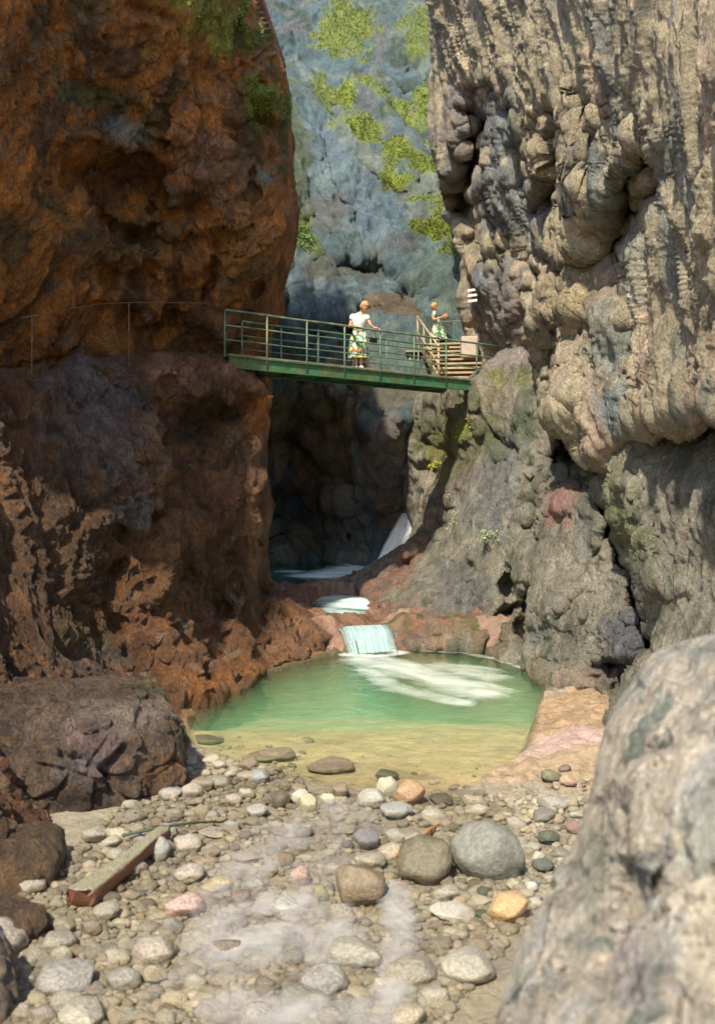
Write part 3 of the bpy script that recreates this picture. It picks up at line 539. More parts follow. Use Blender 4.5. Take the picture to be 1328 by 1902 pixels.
def foam_up(x, y): return np.maximum(spine(x, y, [(700, 1046), (650, 1060), (600, 1070)], 1.7, .72)*.8, spine(x, y, [(600, 1068), (540, 1062)], 1.0, .72)*.42)
water_body('upper_pool_water', UPPER, .725, -.6, M['teal'], .15, foam_up, (1, .1), (.5, 2.2), 'dark teal upper pool at the foot of the cave', grow=.3, fcol=(.75, .9, .88))
# shallow veils running over the gravel
def stream_sheet():
    out = zp([(440, 1500), (560, 1485), (640, 1478), (720, 1500), (810, 1535), (770, 1600), (740, 1680), (820, 1740), (900, 1902), (120, 1902), (150, 1780), (230, 1680), (330, 1560)], 0)
    xs_ = np.arange(-4.4, 3.4, .05); ys_ = np.arange(6.2, 13.2, .05); x, y = [a.ravel() for a in np.meshgrid(xs_, ys_)]
    d, _ = segdist(x, y, out, True); sd = np.where(inside(x, y, out), d, -d)
    P = np.stack([x, y, x*0], 1)
    fo = ss(-.3, 1.5, sd)*(.50+.6*fbm(np.stack([x*1.1+y*.3, y*.9, x*0], 1), 4, 9))
    fo = np.maximum(fo, spine(x, y, [(735, 1660), (745, 1720), (720, 1850)], .28)*.62)
    fo = np.maximum(fo, spine(x, y, [(560, 1680), (450, 1700), (400, 1720)], .35)*.55)
    fo = np.maximum(fo, spine(x, y, [(700, 1880), (420, 1860)], .5)*.5)
    z = .13-.035*np.clip(11.5-y, 0, 6)+.02*fbm(P*1.6, 3, 4)
    ok = sd > -1.0; idx = np.full(len(x), -1); idx[ok] = np.arange(ok.sum()); I = idx.reshape(len(ys_), len(xs_))
    q = np.stack([I[:-1, :-1], I[:-1, 1:], I[1:, 1:], I[1:, :-1]], -1).reshape(-1, 4); q = q[(q >= 0).all(1)]
    col = np.concatenate([np.tile([.43, .40, .36], (len(x), 1)), np.clip(fo, 0, 1)[:, None]], 1)
    fl = np.stack([x*2.6+.5*noise(P*1.5, 1), y*1.0+.5*noise(P*1.5, 2), x*0], 1)
    o = mesh_np('stream_water', np.stack([x, y, z], 1)[ok], q, M['stream'], col[ok], uv=fl[ok]); tag(o, 'thin veil of grey white water over the gravel', kind='structure')
stream_sheet()
def ribbon(name, left, right, fs, label, foam=.62, fcol=(.7, .85, .84), bulge=.15, n=60):
    """falling water between two outlines given as (u, v, distance)"""
    def rs(p, m):
        p = np.array([px(*q) for q in p]); t = np.linspace(0, 1, len(p)); s_ = np.linspace(0, 1, m)
        return np.stack([np.interp(s_, t, p[:, k]) for k in range(3)], 1)
    m_ = 70; Lp, Rp = rs(left, m_), rs(right, m_); V = []; fl = []; col = []
    for i in range(m_):
        for j in range(n):
            a = j/(n-1); p = Lp[i]*(1-a)+Rp[i]*a; b = math.sin(math.pi*a)**.5 if 0 < a < 1 else 0
            p = p+np.array([0, -bulge*b, bulge*.3*b]); V.append(p); fl.append((a*fs[0], i/m_*fs[1], 0)); col.append((*fcol, foam*(.5+.5*ss(0, .22, a)*ss(1, .80, a))))
    V = np.array(V); V[:, 1] += .035*noise(np.array(fl)*np.array([1.2, .4, 1]), 3)*2
    I = np.arange(m_*n).reshape(m_, n); q = np.stack([I[:-1, :-1], I[:-1, 1:], I[1:, 1:], I[1:, :-1]], -1).reshape(-1, 4)
    o = mesh_np(name, V, q, M['fall'], col, uv=fl); tag(o, label, kind='structure')
    md = o.modifiers.new('thick', 'SOLIDIFY'); md.thickness = .02
ribbon('waterfall', [(626, 1166, 22.5), (634, 1174, 22.2), (640, 1192, 21.95), (646, 1218, 21.75)], [(722, 1162, 22.5), (727, 1170, 22.2), (731, 1185, 21.95), (736, 1210, 21.75)], (26, 1.0), 'low teal cascade spilling into the pool', .62, (.40, .55, .53), .1)
ribbon('waterfall', [(755, 930, 34), (750, 948, 33.6), (728, 985, 32.4), (712, 1015, 31.4), (696, 1052, 30.4)], [(764, 935, 34), (768, 955, 33.4), (772, 985, 32), (748, 1022, 31), (712, 1052, 30.2)], (10, 1.3), 'steep white chute of water above the upper pool', .78, (.88, .94, .92), .25)

# ------------------------------------------------------------------ stones
def stone_mesh(k, sub=4, squash=.7, cut=0):
    bm = bmesh.new(); bmesh.ops.create_icosphere(bm, subdivisions=sub, radius=1); P = np.array([v.co[:] for v in bm.verts])
    r = 1+.34*fbm(P*.8+k*7, 2, k)+.10*fbm(P*2.2+k*3, 3, k+3)+.02*noise(P*9, k)
    Q = P*r[:, None]
    for c in range(3+cut):
        nrm = np.array([random.gauss(0, 1) for _ in range(3)]); nrm /= np.linalg.norm(nrm); h = random.uniform(.62, .85)
        dd = Q@nrm-h; Q -= np.where(dd > 0, dd*.8, 0)[:, None]*nrm
    ext = np.abs(Q).max(0); Q = Q/ext
    for v, q in zip(bm.verts, Q): v.co = q
    me = bpy.data.meshes.new('stone'); bm.to_mesh(me); bm.free()
    for p in me.polygons: p.use_smooth = True
    me.materials.append(M['stone']); return me
SM = [stone_mesh(k, 4, cut=k % 3) for k in range(10)]
for k, me in enumerate(list(SM)):
    pass
SMW = []
for me in SM:
    c = me.copy(); c.materials.clear(); c.materials.append(M['stone_wet']); SMW.append(c)
TAKEN = []
def stone(u, v, hw, hh, c, label, group=None, name='stone', cat='stone', k=None, wet=False, rz=None, sink=.25, tilt=.2, flat=1.0):
    """a stone whose silhouette is centred on (u, v) of the photograph, with half sizes hw, hh in its pixels"""
    x, y = onz(u, v+hh*.55, 0); gz = max(ground(x, y), -.6)
    x, y = onz(u, v+hh*.55, gz); s = y/F
    rx = hw*s; dep = rx*random.uniform(.75, 1.0)
    vis = hh*2*s; ang = math.atan2(CH-gz, y); rz_ = max(.38*rx, (vis/2-dep*math.sin(ang)*.30)/max(.3, math.cos(ang)))*1.12
    rz_ = min(rz_, rx*1.05)*flat
    me = (SMW if wet else SM)[(k if k is not None else random.randrange(10)) % 10]
    o = bpy.data.objects.new(name, me); COL.objects.link(o)
    o.location = (x, y+dep*.2, gz+rz_*(1-sink*1.2)); o.scale = (rx, dep, rz_)
    o.rotation_euler = (random.uniform(-tilt, tilt)*.5, random.uniform(-tilt, tilt), rz if rz is not None else random.uniform(-.5, .5)+random.choice([0, math.pi]))
    gr_ = sum(c)/3; o.color = (*[(a*.8+gr_*w_*.2)*.88 for a, w_ in zip(c, (1.1, 1.0, .8))], 1); tag(o, label, cat, group); TAKEN.append((x, y, rx)); return o
ST = [
 (908, 1598, 72, 54, (.17, .17, .135), 'largest grey green boulder standing in the foreground gravel', 0, 'boulder'),
 (790, 1611, 54, 42, (.15, .12, .055), 'dark olive brown boulder just left of the big grey green one', 3, 'boulder'),
 (665, 1656, 51, 40, (.22, .145, .065), 'rust and grey rounded boulder standing in the flowing water', 5, 'boulder'),
 (942, 1696, 42, 28, (.55, .30, .07), 'bright orange rounded boulder in front of the big grey green one', 2, 'boulder'),
 (842, 1690, 46, 32, (.42, .38, .30), 'pale grey flat boulder left of the bright orange one', 6, 'boulder'),
 (893, 1690, 15, 24, (.06, .11, .035), 'dark green mossy stone between the pale flat and the orange boulder', 1, 'stone'),
 (900, 1660, 16, 11, (.07, .10, .05), 'small dark green stone under the big grey green boulder', 4, 'stone'),
 (680, 1564, 28, 19, (.17, .145, .155), 'purple grey stone alone in the grey water', 7, 'stone'),
 (646, 1573, 14, 10, (.11, .09, .085), 'small dark stone touching the purple grey one', 8, 'stone'),
 (719, 1443, 23, 12, (.11, .12, .05), 'dark olive oval stone at the edge of the tan shallows', 9, 'stone'),
 (820, 1489, 25, 10, (.12, .095, .055), 'long dark brown stone on the sandy shore', 1, 'stone'),
 (759, 1482, 31, 26, (.46, .23, .08), 'angular orange rock on the sandy shore', 2, 'stone'),
 (719, 1470, 21, 21, (.60, .56, .36), 'pale yellow stone leaning on the angular orange rock', 3, 'stone'),
 (690, 1488, 30, 19, (.48, .46, .38), 'whitish round stone left of the angular orange rock', 0, 'stone'),
 (738, 1510, 32, 16, (.27, .27, .24), 'grey slab stone below the angular orange rock', 5, 'stone'),
 (520, 1490, 20, 17, (.13, .10, .055), 'dark brown cobble left of the white cobble', 4, 'stone'),
 (557, 1486, 19, 15, (.62, .58, .46), 'white cobble right of the dark brown cobble', 6, 'stone'),
 (573, 1498, 18, 17, (.42, .38, .18), 'olive yellow cobble between the white and cream cobbles', 7, 'stone'),
 (606, 1491, 18, 13, (.60, .56, .36), 'cream cobble right of the olive yellow cobble', 8, 'stone'),
 (633, 1472, 17, 19, (.24, .17, .09), 'upright brown cobble behind the cream cobble', 9, 'stone'),
 (480, 1446, 23, 14, (.24, .27, .26), 'blue grey cobble on the left gravel', 0, 'stone'),
 (462, 1423, 19, 12, (.24, .16, .09), 'reddish brown cobble just behind the blue grey one', 1, 'stone'),
 (506, 1398, 47, 22, (.24, .18, .09), 'broad brown slab at the left edge of the shallows', 2, 'slab'),
 (614, 1418, 47, 25, (.23, .165, .09), 'brown triangular slab in the middle of the shallows edge', 6, 'slab'),
 (386, 1371, 30, 16, (.16, .12, .06), 'brown sunken rock beside the great left boulder', 4, 'stone'),
 (530, 1601, 17, 16, (.22, .15, .07), 'small brown stone above the pink one in the water', 5, 'stone'),
 (556, 1634, 20, 18, (.46, .25, .18), 'pink stone standing in the water', 7, 'stone'),
 (594, 1665, 17, 16, (.30, .26, .10), 'olive stone left of the rust and grey boulder', 8, 'stone'),
 (450, 1672, 19, 22, (.23, .16, .11), 'slanted brown stone in the lower left water', 9, 'stone'),
 (400, 1650, 34, 15, (.48, .36, .15), 'rough yellow orange stone in the lower left', 2, 'stone'),
 (386, 1595, 19, 14, (.50, .32, .20), 'flat orange pink stone right of the log', 1, 'stone'),
 (375, 1513, 15, 14, (.24, .18, .07), 'brown stone under the thin branch', 3, 'stone'),
 (296, 1584, 23, 21, (.28, .28, .24), 'round grey stone beside the log', 4, 'stone'),
 (1023, 1444, 20, 12, (.20, .19, .09), 'olive cobble at the head of the right hand gravel', 6, 'stone'),
 (1056, 1453, 17, 10, (.52, .30, .16), 'orange pink cobble beside the olive one', 7, 'stone'),
 (1026, 1494, 30, 14, (.30, .28, .22), 'long grey cobble in the right hand gravel', 8, 'stone'),
 (1010, 1519, 24, 14, (.20, .18, .14), 'dark grey brown cobble below the long grey one', 9, 'stone'),
 (1068, 1541, 17, 13, (.28, .14, .10), 'dark red cobble near the pale foreground rock', 0, 'stone'),
 (1020, 1559, 21, 13, (.09, .11, .06), 'dark green cobble in the right hand gravel', 1, 'stone'),
 (998, 1600, 15, 14, (.62, .57, .42), 'cream cobble right of the big grey green boulder', 2, 'stone'),
 (1010, 1612, 22, 13, (.12, .15, .11), 'dark wet cobble behind the cream cobble', 5, 'stone'),
 (953, 1646, 13, 10, (.52, .47, .26), 'yellowish cobble under the right end of the big grey green boulder', 3, 'stone'),
 (957, 1664, 16, 8, (.56, .40, .30), 'pink cobble above the bright orange boulder', 4, 'stone'),
 (986, 1650, 12, 13, (.62, .60, .50), 'white cobble right of the pink cobble', 5, 'stone'),
 (540, 1695, 38, 20, (.55, .53, .46), 'pale stone under the white water at the lower middle', 6, 'stone'),
 (340, 1690, 40, 22, (.46, .27, .22), 'pinkish stone at the lower left', 7, 'stone'),
 (782, 1695, 17, 11, (.17, .18, .07), 'olive mossy stone left of the pale flat boulder', 8, 'stone'),
 (395, 1545, 30, 13, (.38, .32, .25), 'flat beige stone right of the log tip', 9, 'stone'),
 (460, 1590, 30, 18, (.36, .30, .27), 'flat mauve stone in the left gravel', 0, 'stone'),
 (350, 1628, 34, 18, (.40, .32, .24), 'rough tan stone below the log', 1, 'stone'),
]
for u, v, hw, hh, c, lab, k, cat in ST:
    big = hw > 38 and cat == 'boulder'
    if sum(c) > 1.15: c = tuple(a*.72 for a in c)
    g_ = sum(c)/3; c = tuple(a*.72+b_*g_*.28 for a, b_ in zip(c, (1.15, 1.0, .75)))
    stone(u, v, hw, hh, c, lab, name=cat, cat=cat, k=k, wet=(v > 1590 and u < 860 and not big) or lab.startswith('dark wet'), rz=0.0 if big else None, sink=.18, flat=.42 if (cat == 'slab' or 'flat' in lab or 'sunken' in lab) else 1.0)
PAL = [(.34, .30, .21), (.28, .235, .16), (.42, .38, .28), (.22, .21, .16), (.35, .28, .21), (.19, .14, .08), (.29, .27, .24), (.42, .34, .21)]
PALN = ['pale tan', 'buff', 'cream', 'dark grey', 'pinkish', 'brown', 'mid grey', 'yellowish']
def gravel_ok(u, v):
    if v < 1400: return False
    lf = 350-(v-1390)*1.22 if v < 1560 else 140-(v-1560)*1.2
    rt = 1110-max(0, v-1540)*.85 if v > 1430 else 1080
    return lf+15 < u < rt
cnt = 0; tries = 0; CB = []
while cnt < 235 and tries < 9000:
    tries += 1
    v = 1410+(random.random()**1.1)*490; u = random.uniform(-60, 1110)
    if not gravel_ok(u, v): continue
    x, y = onz(u, v)
    if inside(np.array([x]), np.array([y]), POOL)[0] and v < 1440: continue
    if 640 < u < 1000 and v < 1500 and random.random() < .8: continue
    if 900 < u < 1120 and v < 1475: continue
    hw = random.choice([10, 12, 14, 17, 21, 26]) * (1+(v-1500)/700)
    if v > 1730: hw *= 1.5
    if 400 < u < 800 and 1510 < v < 1740 and random.random() < .7: continue
    if 470 < u < 1000 and v < 1480: continue
    r = hw*y/F
    if any((x-a)**2+((y-b)*.9)**2 < (r*.85+q*.85)**2 for a, b, q in TAKEN): continue
    k = random.choice([0, 0, 1, 2, 2, 3, 4, 4, 5, 6, 7]); f_ = random.uniform(.8, 1.15); c = tuple((a*.7+b_*.3)*f_ for a, b_ in zip(PAL[k], (.33, .28, .20)))
    CB.append((stone(u, v, hw, hw*random.uniform(.5, .75), c, 'cobble', 'cobbles strewn over the gravel bed', name='cobble', cat='cobble', wet=(u < 860 and v > 1520), flat=.9), k, hw))
    cnt += 1
LM = [(908, 1650, 'the big grey green boulder'), (790, 1650, 'the dark olive boulder'), (665, 1690, 'the rust and grey boulder'), (942, 1720, 'the bright orange boulder'), (842, 1720, 'the pale flat boulder'), (680, 1580, 'the purple grey stone'),
      (759, 1505, 'the angular orange rock'), (520, 1505, 'the dark brown cobble'), (573, 1512, 'the olive yellow cobble'), (480, 1458, 'the blue grey cobble'), (614, 1440, 'the triangular slab'), (506, 1415, 'the broad brown slab'), (556, 1650, 'the pink stone'),
      (450, 1690, 'the slanted brown stone'), (400, 1662, 'the rough yellow stone'), (386, 1605, 'the flat orange pink stone'), (296, 1600, 'the round grey stone by the log'), (225, 1610, 'the log'), (1023, 1452, 'the olive cobble'), (1010, 1530, 'the dark grey brown cobble'),
      (1068, 1552, 'the dark red cobble'), (998, 1612, 'the cream cobble'), (540, 1712, 'the pale stone under white water'), (340, 1710, 'the pinkish stone'), (380, 1528, 'the thin branch'), (240, 1505, 'the short twig'), (200, 1870, 'the lower left corner'), (450, 1870, 'the bottom edge left of centre'), (700, 1870, 'the bottom edge at centre'), (880, 1870, 'the foot of the near pale rock')]
LMW = [(*onz(u, v), t) for u, v, t in LM]; fam = {}
for o, k, hw in CB:
    x, y = o.location.x, o.location.y; a, b, t = min(LMW, key=lambda q: (q[0]-x)**2+((q[1]-y)*.8)**2)
    dx, dy = x-a, y-b; dr = ('right of' if dx > 0 else 'left of') if abs(dx) > abs(dy)*.9 else ('behind' if dy > 0 else 'in front of')
    sz = 'small' if o.scale.x < .085 else ('large' if o.scale.x > .16 else 'middling')
    fam.setdefault((sz, PALN[k], dr, t), []).append((dx*dx+dy*dy, o))
ORD = ['nearest', 'second nearest', 'third nearest', 'fourth nearest', 'fifth nearest', 'sixth nearest']
for (sz, cn, dr, t), l in fam.items():
    l.sort(key=lambda q: q[0])
    for i, (_, o) in enumerate(l): o['label'] = f'{sz} {cn} cobble {dr} {t}'+(f', {ORD[min(i, 5)]}' if len(l) > 1 else '')
# ------------------------------------------------------------------ loose pebbles, beyond counting
def pebbles():
    bm = bmesh.new(); bmesh.ops.create_icosphere(bm, subdivisions=2, radius=1); B = np.array([v.co[:] for v in bm.verts]); Fb = np.array([[v.index for v in f.verts] for f in bm.faces]); bm.free()
    var = [B*(1+.3*fbm(B*.9+k*5, 2, k))[:, None] for k in range(8)]
    V = []; Fa = []; Cc = []; n = 0
    while n < 5600:
        v = 1330+(random.random()**1.25)*575; u = random.uniform(-80, 1130)
        if random.random() > min(1, max(0, (v-1335)/95))**1.6: continue
        if not gravel_ok(u, max(v, 1401)) or (v < 1401 and u < 400): continue
        x, y = onz(u, v)
        if 560 < u < 1000 and v < 1482 and random.random() < .93: continue
        if 420 < u < 810 and 1500 < v < 1750 and random.random() < .5: continue
        if 890 < u < 1130 and v < 1470 and random.random() < .93: continue
        if v < 1440 and inside(np.array([x]), np.array([y]), POOL)[0] and random.random() < .5: continue
        r = random.uniform(.018, .055)*(1.15 if random.random() < .8 else 1.7)
        M3 = Matrix.Rotation(random.uniform(0, 6.3), 3, 'Z')@Matrix.Rotation(random.uniform(-.35, .35), 3, 'X')@Matrix.Diagonal((r, r*random.uniform(.6, .95), r*random.uniform(.4, .65)))
        q = random.choice(var)@np.array(M3).T+np.array([x, y, ground(x, y)+r*.25])
        V.append(q); Fa.append(Fb+n*len(B)); c = random.choice(PAL[:3]+PAL); f = random.uniform(.6, 1.2); c = tuple(a*.5+b_*.5 for a, b_ in zip(c, (.28, .225, .14))); Cc.append(np.tile([c[0]*f, c[1]*f, c[2]*f, .8 if u < 850 else .3], (len(B), 1))); n += 1
    o = mesh_np('pebbles', np.concatenate(V), np.concatenate(Fa), M['rock_bed'], np.concatenate(Cc)); tag(o, 'loose pebbles covering the stream bed', 'pebbles', kind='stuff')
pebbles()

# ------------------------------------------------------------------ great boulders
def boulder(name, c, r, rotz, colf, label, cat, amp=.5, seed=0, sub=6, mat='rock_brown', grooves=(), boxy=.5, group=None):
    bm = bmesh.new(); bmesh.ops.create_icosphere(bm, subdivisions=sub, radius=1); P = np.array([v.co[:] for v in bm.verts])
    L4 = (np.abs(P)**(2+boxy*3)).sum(1)**(1/(2+boxy*3)); Q = P/L4[:, None]
    Q = Q*np.array(r); R = np.array(Matrix.Rotation(rotz, 3, 'Z')); Q = Q@R.T
    wp = Q+np.array(c); nr = P@R.T
    f1, e1 = facets(wp*1.0, seed); f2, e2 = facets(wp*2.7, seed+1); f3, e3 = facets(wp*7, seed+2)
    d = amp*(.30*f1+.30*fbm(wp*.6, 3, seed+3)+.13*f2+.05*f3-.10*ss(.12, 0, e2)+.10*fbm(wp*3, 4, seed+4, True)+.04*fbm(wp*9, 3, seed+5))
    W = wp+nr*d[:, None]
    U = CX+W[:, 0]*F/W[:, 1]; V = HV-(W[:, 2]-CH)*F/W[:, 1]
    for pts, wd, am in grooves:
        q, _ = segdist(U+noise(W*3, 5)*10, V+noise(W*3, 6)*10, pts); W = W-nr*(am*np.exp(-(q/wd)**2))[:, None]
    C = colf(U, V, wp, nr)
    Fq = np.array([[v.index for v in f.verts] for f in bm.faces]); bm.free()
    o = mesh_np(name, W-np.array([c[0], c[1], 0]), Fq, M[mat], C); o.location = (c[0], c[1], 0); tag(o, label, cat, group); return o
def colA(U, V, W, n):
    return zoned(U, V, (.14, .092, .062), [(230, 1330, 110, 50, -10, (.23, .175, .135), .9, .85), (280, 1280, 70, 18, 0, (.14, .12, .05), .7), (180, 1380, 60, 60, 0, (.20, .13, .115), .8), (310, 1430, 60, 40, -35, (.15, .075, .03), .9, .4), (180, 1500, 70, 50, 0, (.07, .045, .03), .9, .4), (150, 1430, 50, 30, 0, (.2, .17, .16), .6, .9)],
                 fbm(W*1.2, 3, 3), noise(W*4, 4), .75)
boulder('great_boulder', (-3.85, 12.9, .36), (1.55, 1.5, .74), .35, colA, 'great dark wet boulder at the left edge of the stream', 'boulder', .55, 11, 7,
        grooves=[([(235, 1390), (205, 1430), (215, 1475)], 9, .22), ([(120, 1400), (205, 1435)], 8, .12), ([(215, 1475), (260, 1500)], 8, .15), ([(270, 1300), (255, 1350)], 7, .08)])
def colB(U, V, W, n): return zoned(U, V, (.13, .075, .035), [(140, 1580, 60, 20, 0, (.2, .13, .06), .7)], fbm(W*1.2, 3, 3), noise(W*4, 4), .4)
boulder('boulder', (-3.35, 9.9, .0), (.42, .5, .36), .2, colB, 'small dark brown boulder below the great dark boulder', 'boulder', .25, 15, 5)
boulder('boulder', (-3.0, 8.7, -.08), (.30, .36, .26), .9, colB, 'dark boulder behind the lower end of the log', 'boulder', .25, 18, 5)
def colC(U, V, W, n): return zoned(U, V, (.2, .15, .10), [(20, 1700, 90, 90, 0, (.25, .2, .15), .7)], fbm(W*1.2, 3, 3), noise(W*4, 4), .3)
boulder('boulder', (-3.2, 7.6, -.1), (.55, .6, .42), .4, colC, 'brown boulder at the very lower left corner', 'boulder', .35, 25, 6)

# near rock on the right, pale, close to the viewer
PG = (.72, .61, .46)
patch('near_rock', [(1160, 1285), (1185, 1245), (1225, 1205), (1300, 1180), (1500, 1150), (1500, 2010), (925, 2010), (935, 1900), (950, 1800), (985, 1720), (1030, 1640), (1085, 1560), (1104, 1480), (1112, 1400), (1128, 1330)],
      [(1160, 1285, 4.9), (1225, 1205, 5.0), (1400, 1200, 4.2), (1110, 1420, 4.7), (1090, 1560, 4.5), (985, 1720, 4.3), (880, 1960, 3.9), (1200, 1500, 3.9), (1200, 1800, 3.5), (1450, 1900, 2.9), (1400, 1500, 3.3), (1030, 1900, 3.7)],
      [([(1185, 1350), (1180, 1420)], 10, .08), ([(1170, 1600), (1185, 1720)], 14, .12), ([(1130, 1500), (1140, 1700), (1120, 1850)], 20, .08), ([(1060, 1760), (1050, 1850)], 14, .08), ([(1160, 1300), (1190, 1500)], 30, -.08), ([(1240, 1400), (1230, 1700)], 24, .12)],
      [(1170, 1370, 10, 34, 0, (.20, .25, .19), .7), (1200, 1640, 18, 70, 0, (.25, .26, .25), .7), (1180, 1800, 60, 80, 0, (.56, .48, .45), .6), (1100, 1620, 40, 90, 20, (.46, .46, .33), .6), (1036, 1650, 8, 14, 0, (.12, .13, .03), .9), (1080, 1750, 40, 30, 0, (.30, .32, .27), .5)],
      PG, .05, alt=[((.46, .46, .38), .6, .05), ((.62, .58, .50), 1.6, .08), ((.20, .24, .19), 1.5, .17)], mat=rock_mat('pale_near_rock', (.75, .74, .70), .6, 1.0, .6, 1.0, 16), amp=.16, vs=.8, seed=6, rnd=(30, .3), wrap=.05, noise_scale=2.2, step=3, kind=None, cat='rock', label='pale pitted rock rising close by at the lower right')

# ------------------------------------------------------------------ moss and tufts: beyond counting
def moss_mat():
    m, n, b = newmat('moss_green'); L = n.links.new
    at = N(n, 'ShaderNodeAttribute', attribute_name='col'); L(at.outputs[0], b.inputs['Base Color']); b.inputs['Roughness'].default_value = .8
    return m
M['moss'] = moss_mat()
def moss(key, name, dens, size, label, vmax=1e9, thr=.03):
    P, nr, u, v, C = PATCH[key]; k = C[..., 1]-C[..., 0]*.72-C[..., 2]*.35
    cand = np.argwhere((k > thr) & (v[:, None] < vmax)); 
    if not len(cand): return
    pick = cand[RNG.integers(0, len(cand), int(len(cand)*dens))]; pick = pick[RNG.random(len(pick)) < ss(thr, thr+.09, k[pick[:, 0], pick[:, 1]])]; Vv = []; Fv = []; Cv = []
    for i, j in pick:
        p = P[i, j]; n = nr[i, j]; s = size*RNG.uniform(.5, 1.5)
        d = n*.8+np.array([0, 0, RNG.uniform(-.7, .4)])+RNG.normal(0, .5, 3); d = d/np.linalg.norm(d)*s
        a = np.cross(d, RNG.normal(0, 1, 3)); a = a/np.linalg.norm(a)*s*.28; o = p+RNG.normal(0, size*.4, 3); m_ = len(Vv)
        Vv += [o-a, o+a, o+d+a*.6, o+d*1.15-a*.6]; Fv.append((m_, m_+1, m_+2, m_+3))
        c = np.array(RNG.choice([0, 1, 2], p=[.5, .3, .2]) == 0 and (.20, .215, .03) or (.12, .155, .03))*RNG.uniform(.6, 1.3); Cv += [(*c, 1)]*4
    o = mesh_np(name, Vv, Fv, M['moss'], Cv, smooth=False); tag(o, label, 'moss', kind='stuff')
moss('cliff_back', 'moss', 6.0, .055, 'yellow green moss and grass on the bluish back slope', 700)
moss('cliff_upper_left', 'moss', 4.5, .038, 'bright green moss on the upper left wall')
moss('cliff_lower_right', 'moss', 1.2, .035, 'dark green moss on the grey rock under the bridge')

# ------------------------------------------------------------------ bridge
A_ = Vector((-2.906, 22, 6.50)); B_ = Vector((3.13, 26.6, 6.36)); ev = (B_-A_); Lb = ev.length; e = ev.normalized(); nn = Vector((-e.y, e.x, 0)).normalized(); up = Vector((0, 0, 1))
Wd = 1.05
br = empty('footbridge', A_); tag(br, 'narrow green steel footbridge spanning the gorge between both rock walls', 'bridge')
parts = []
def along(t, off=0, h=0): return A_+e*(t*Lb)+nn*off+up*h
t0, t1 = .015, .97
for off in (0, Wd):
    m = MB(); c = along((t0+t1)/2, off, -.14); ln = Lb*(t1-t0)
    m.box(c, e*ln, nn*.02, up*.26)
    m.box(c+up*.12, e*ln, nn*.12, up*.02); m.box(c-up*.13, e*ln, nn*.12, up*.02)
    parts.append(m.build('girder', M['green_paint']))
for k in range(9):
    t = k/7*1.0 if k < 8 else 1; 
    if k == 8 or t > .97: continue
    m = MB(); m.box(along(max(t, .03), Wd/2, -.23), nn*(Wd-.04), e*.07, up*.07); parts.append(m.build('cross_beam', M['green_paint']))
for k in range(7):
    m = MB(); a = along(k/7+.01, .05, -.21); b = along((k+1)/7-.02, Wd-.05, -.21)
    if k % 2: a, b = along(k/7+.01, Wd-.05, -.21), along((k+1)/7-.02, .05, -.21)
    m.tube([a, b], .018, 6); parts.append(m.build('wind_brace', M['green_paint']))
m = MB(); nb = 46
for k in range(nb):
    t = t0+(k+.5)/nb*(t1-t0); m.box(along(t, Wd/2, .018+random.uniform(-.003, .003)), e*(Lb*(t1-t0)/nb-.012), nn*(Wd+.06), up*.035)
parts.append(m.build('deck', M['plank']))
RH = .98
for off in (-.02, Wd+.02):
    for k in range(8):
        if off > 0 and k in (0, 7): continue
        m = MB(); b = along(k/7, off, -.27 if 0 < k < 7 else -.05)
        m.tube([b, along(k/7, off, RH*.98)], .022, 8); parts.append(m.build('railing_post', M['green_rail'], smooth=True))
        m = MB()
    for h, r in ((RH, .026), (RH*.66, .019), (RH*.34, .015)):
        m = MB(); en = 1.12 if off < 0 else 1.0; st_ = 0 if off < 0 else 1/7
        m.tube([along(t, off, h+.006*math.sin(t*20)) for t in np.linspace(st_, en, 16)], r, 8); parts.append(m.build('rail', M['green_rail'], smooth=True))
keep(br, *parts)
# handrail along the walkway on the left
hr = empty('walkway_handrail', px(240, 655, 20.2)); tag(hr, 'thin iron handrail along the rock path left of the bridge', 'handrail'); ps = []
pts = [px(-60, 612, 14.9), px(40, 590, 16.5), px(120, 576, 17.7), px(180, 565, 18.6), px(240, 562, 19.4), px(310, 562, 20.2), px(380, 563, 21.1), tuple(along(0, -.02, RH))]
m = MB(); m.tube(pts[1:], .011, 6); ps.append(m.build('rail', M['bark'], smooth=True))
for (u, v, d, vb) in ((240, 562, 19.4, 680), (60, 586, 16.8, 700)):
    m = MB(); m.tube([px(u, v, d), px(u, vb, d)], .013, 6); ps.append(m.build('railing_post', M['bark'], smooth=True))
keep(hr, *ps)
# wooden steps beyond the bridge
stp = empty('wooden_steps', px(860, 700, 29)); tag(stp, 'pale wooden steps climbing the rock beyond the right end of the bridge', 'steps'); ps = []
def P3(u, v, d): return Vector(px(u, v, d))
n_st = 9
for k in range(n_st):
    t = k/(n_st-1); c = P3(868, 702, 28.6).lerp(P3(822, 640, 33.2), t); m = MB(); wv = Vector((1.5-.2*t, -.25, 0))
    m.box(c, wv, Vector((.06, .42, 0)), up*.06); m.box(c+Vector((0, .19, -.09)), wv*.98, Vector((.01, .035, 0)), up*.12); ps.append(m.build('step', M['wood'], bevel=.008))
for s in (-.78, .78):
    m = MB(); a = P3(868, 702, 28.6)+Vector((s, 0, -.1)); b = P3(822, 640, 33.2)+Vector((s*.88, 0, -.1)); m.box((a+b)/2, b-a, Vector((.06, 0, 0)), up*.22); ps.append(m.build('stringer', M['wood']))
pp = []
for k in range(4):
    t = k/3; b = P3(868, 702, 28.6).lerp(P3(822, 640, 33.2), t)+Vector((-.82, 0, -.2)); pp.append(b); m = MB(); m.tube([b, b+up*1.15], .035, 7); ps.append(m.build('railing_post', M['wood'], smooth=True))
for h in (.6, 1.1):
    m = MB(); m.tube([p+up*h for p in pp], .03, 7); ps.append(m.build('rail', M['wood'], smooth=True))
keep(stp, *ps)
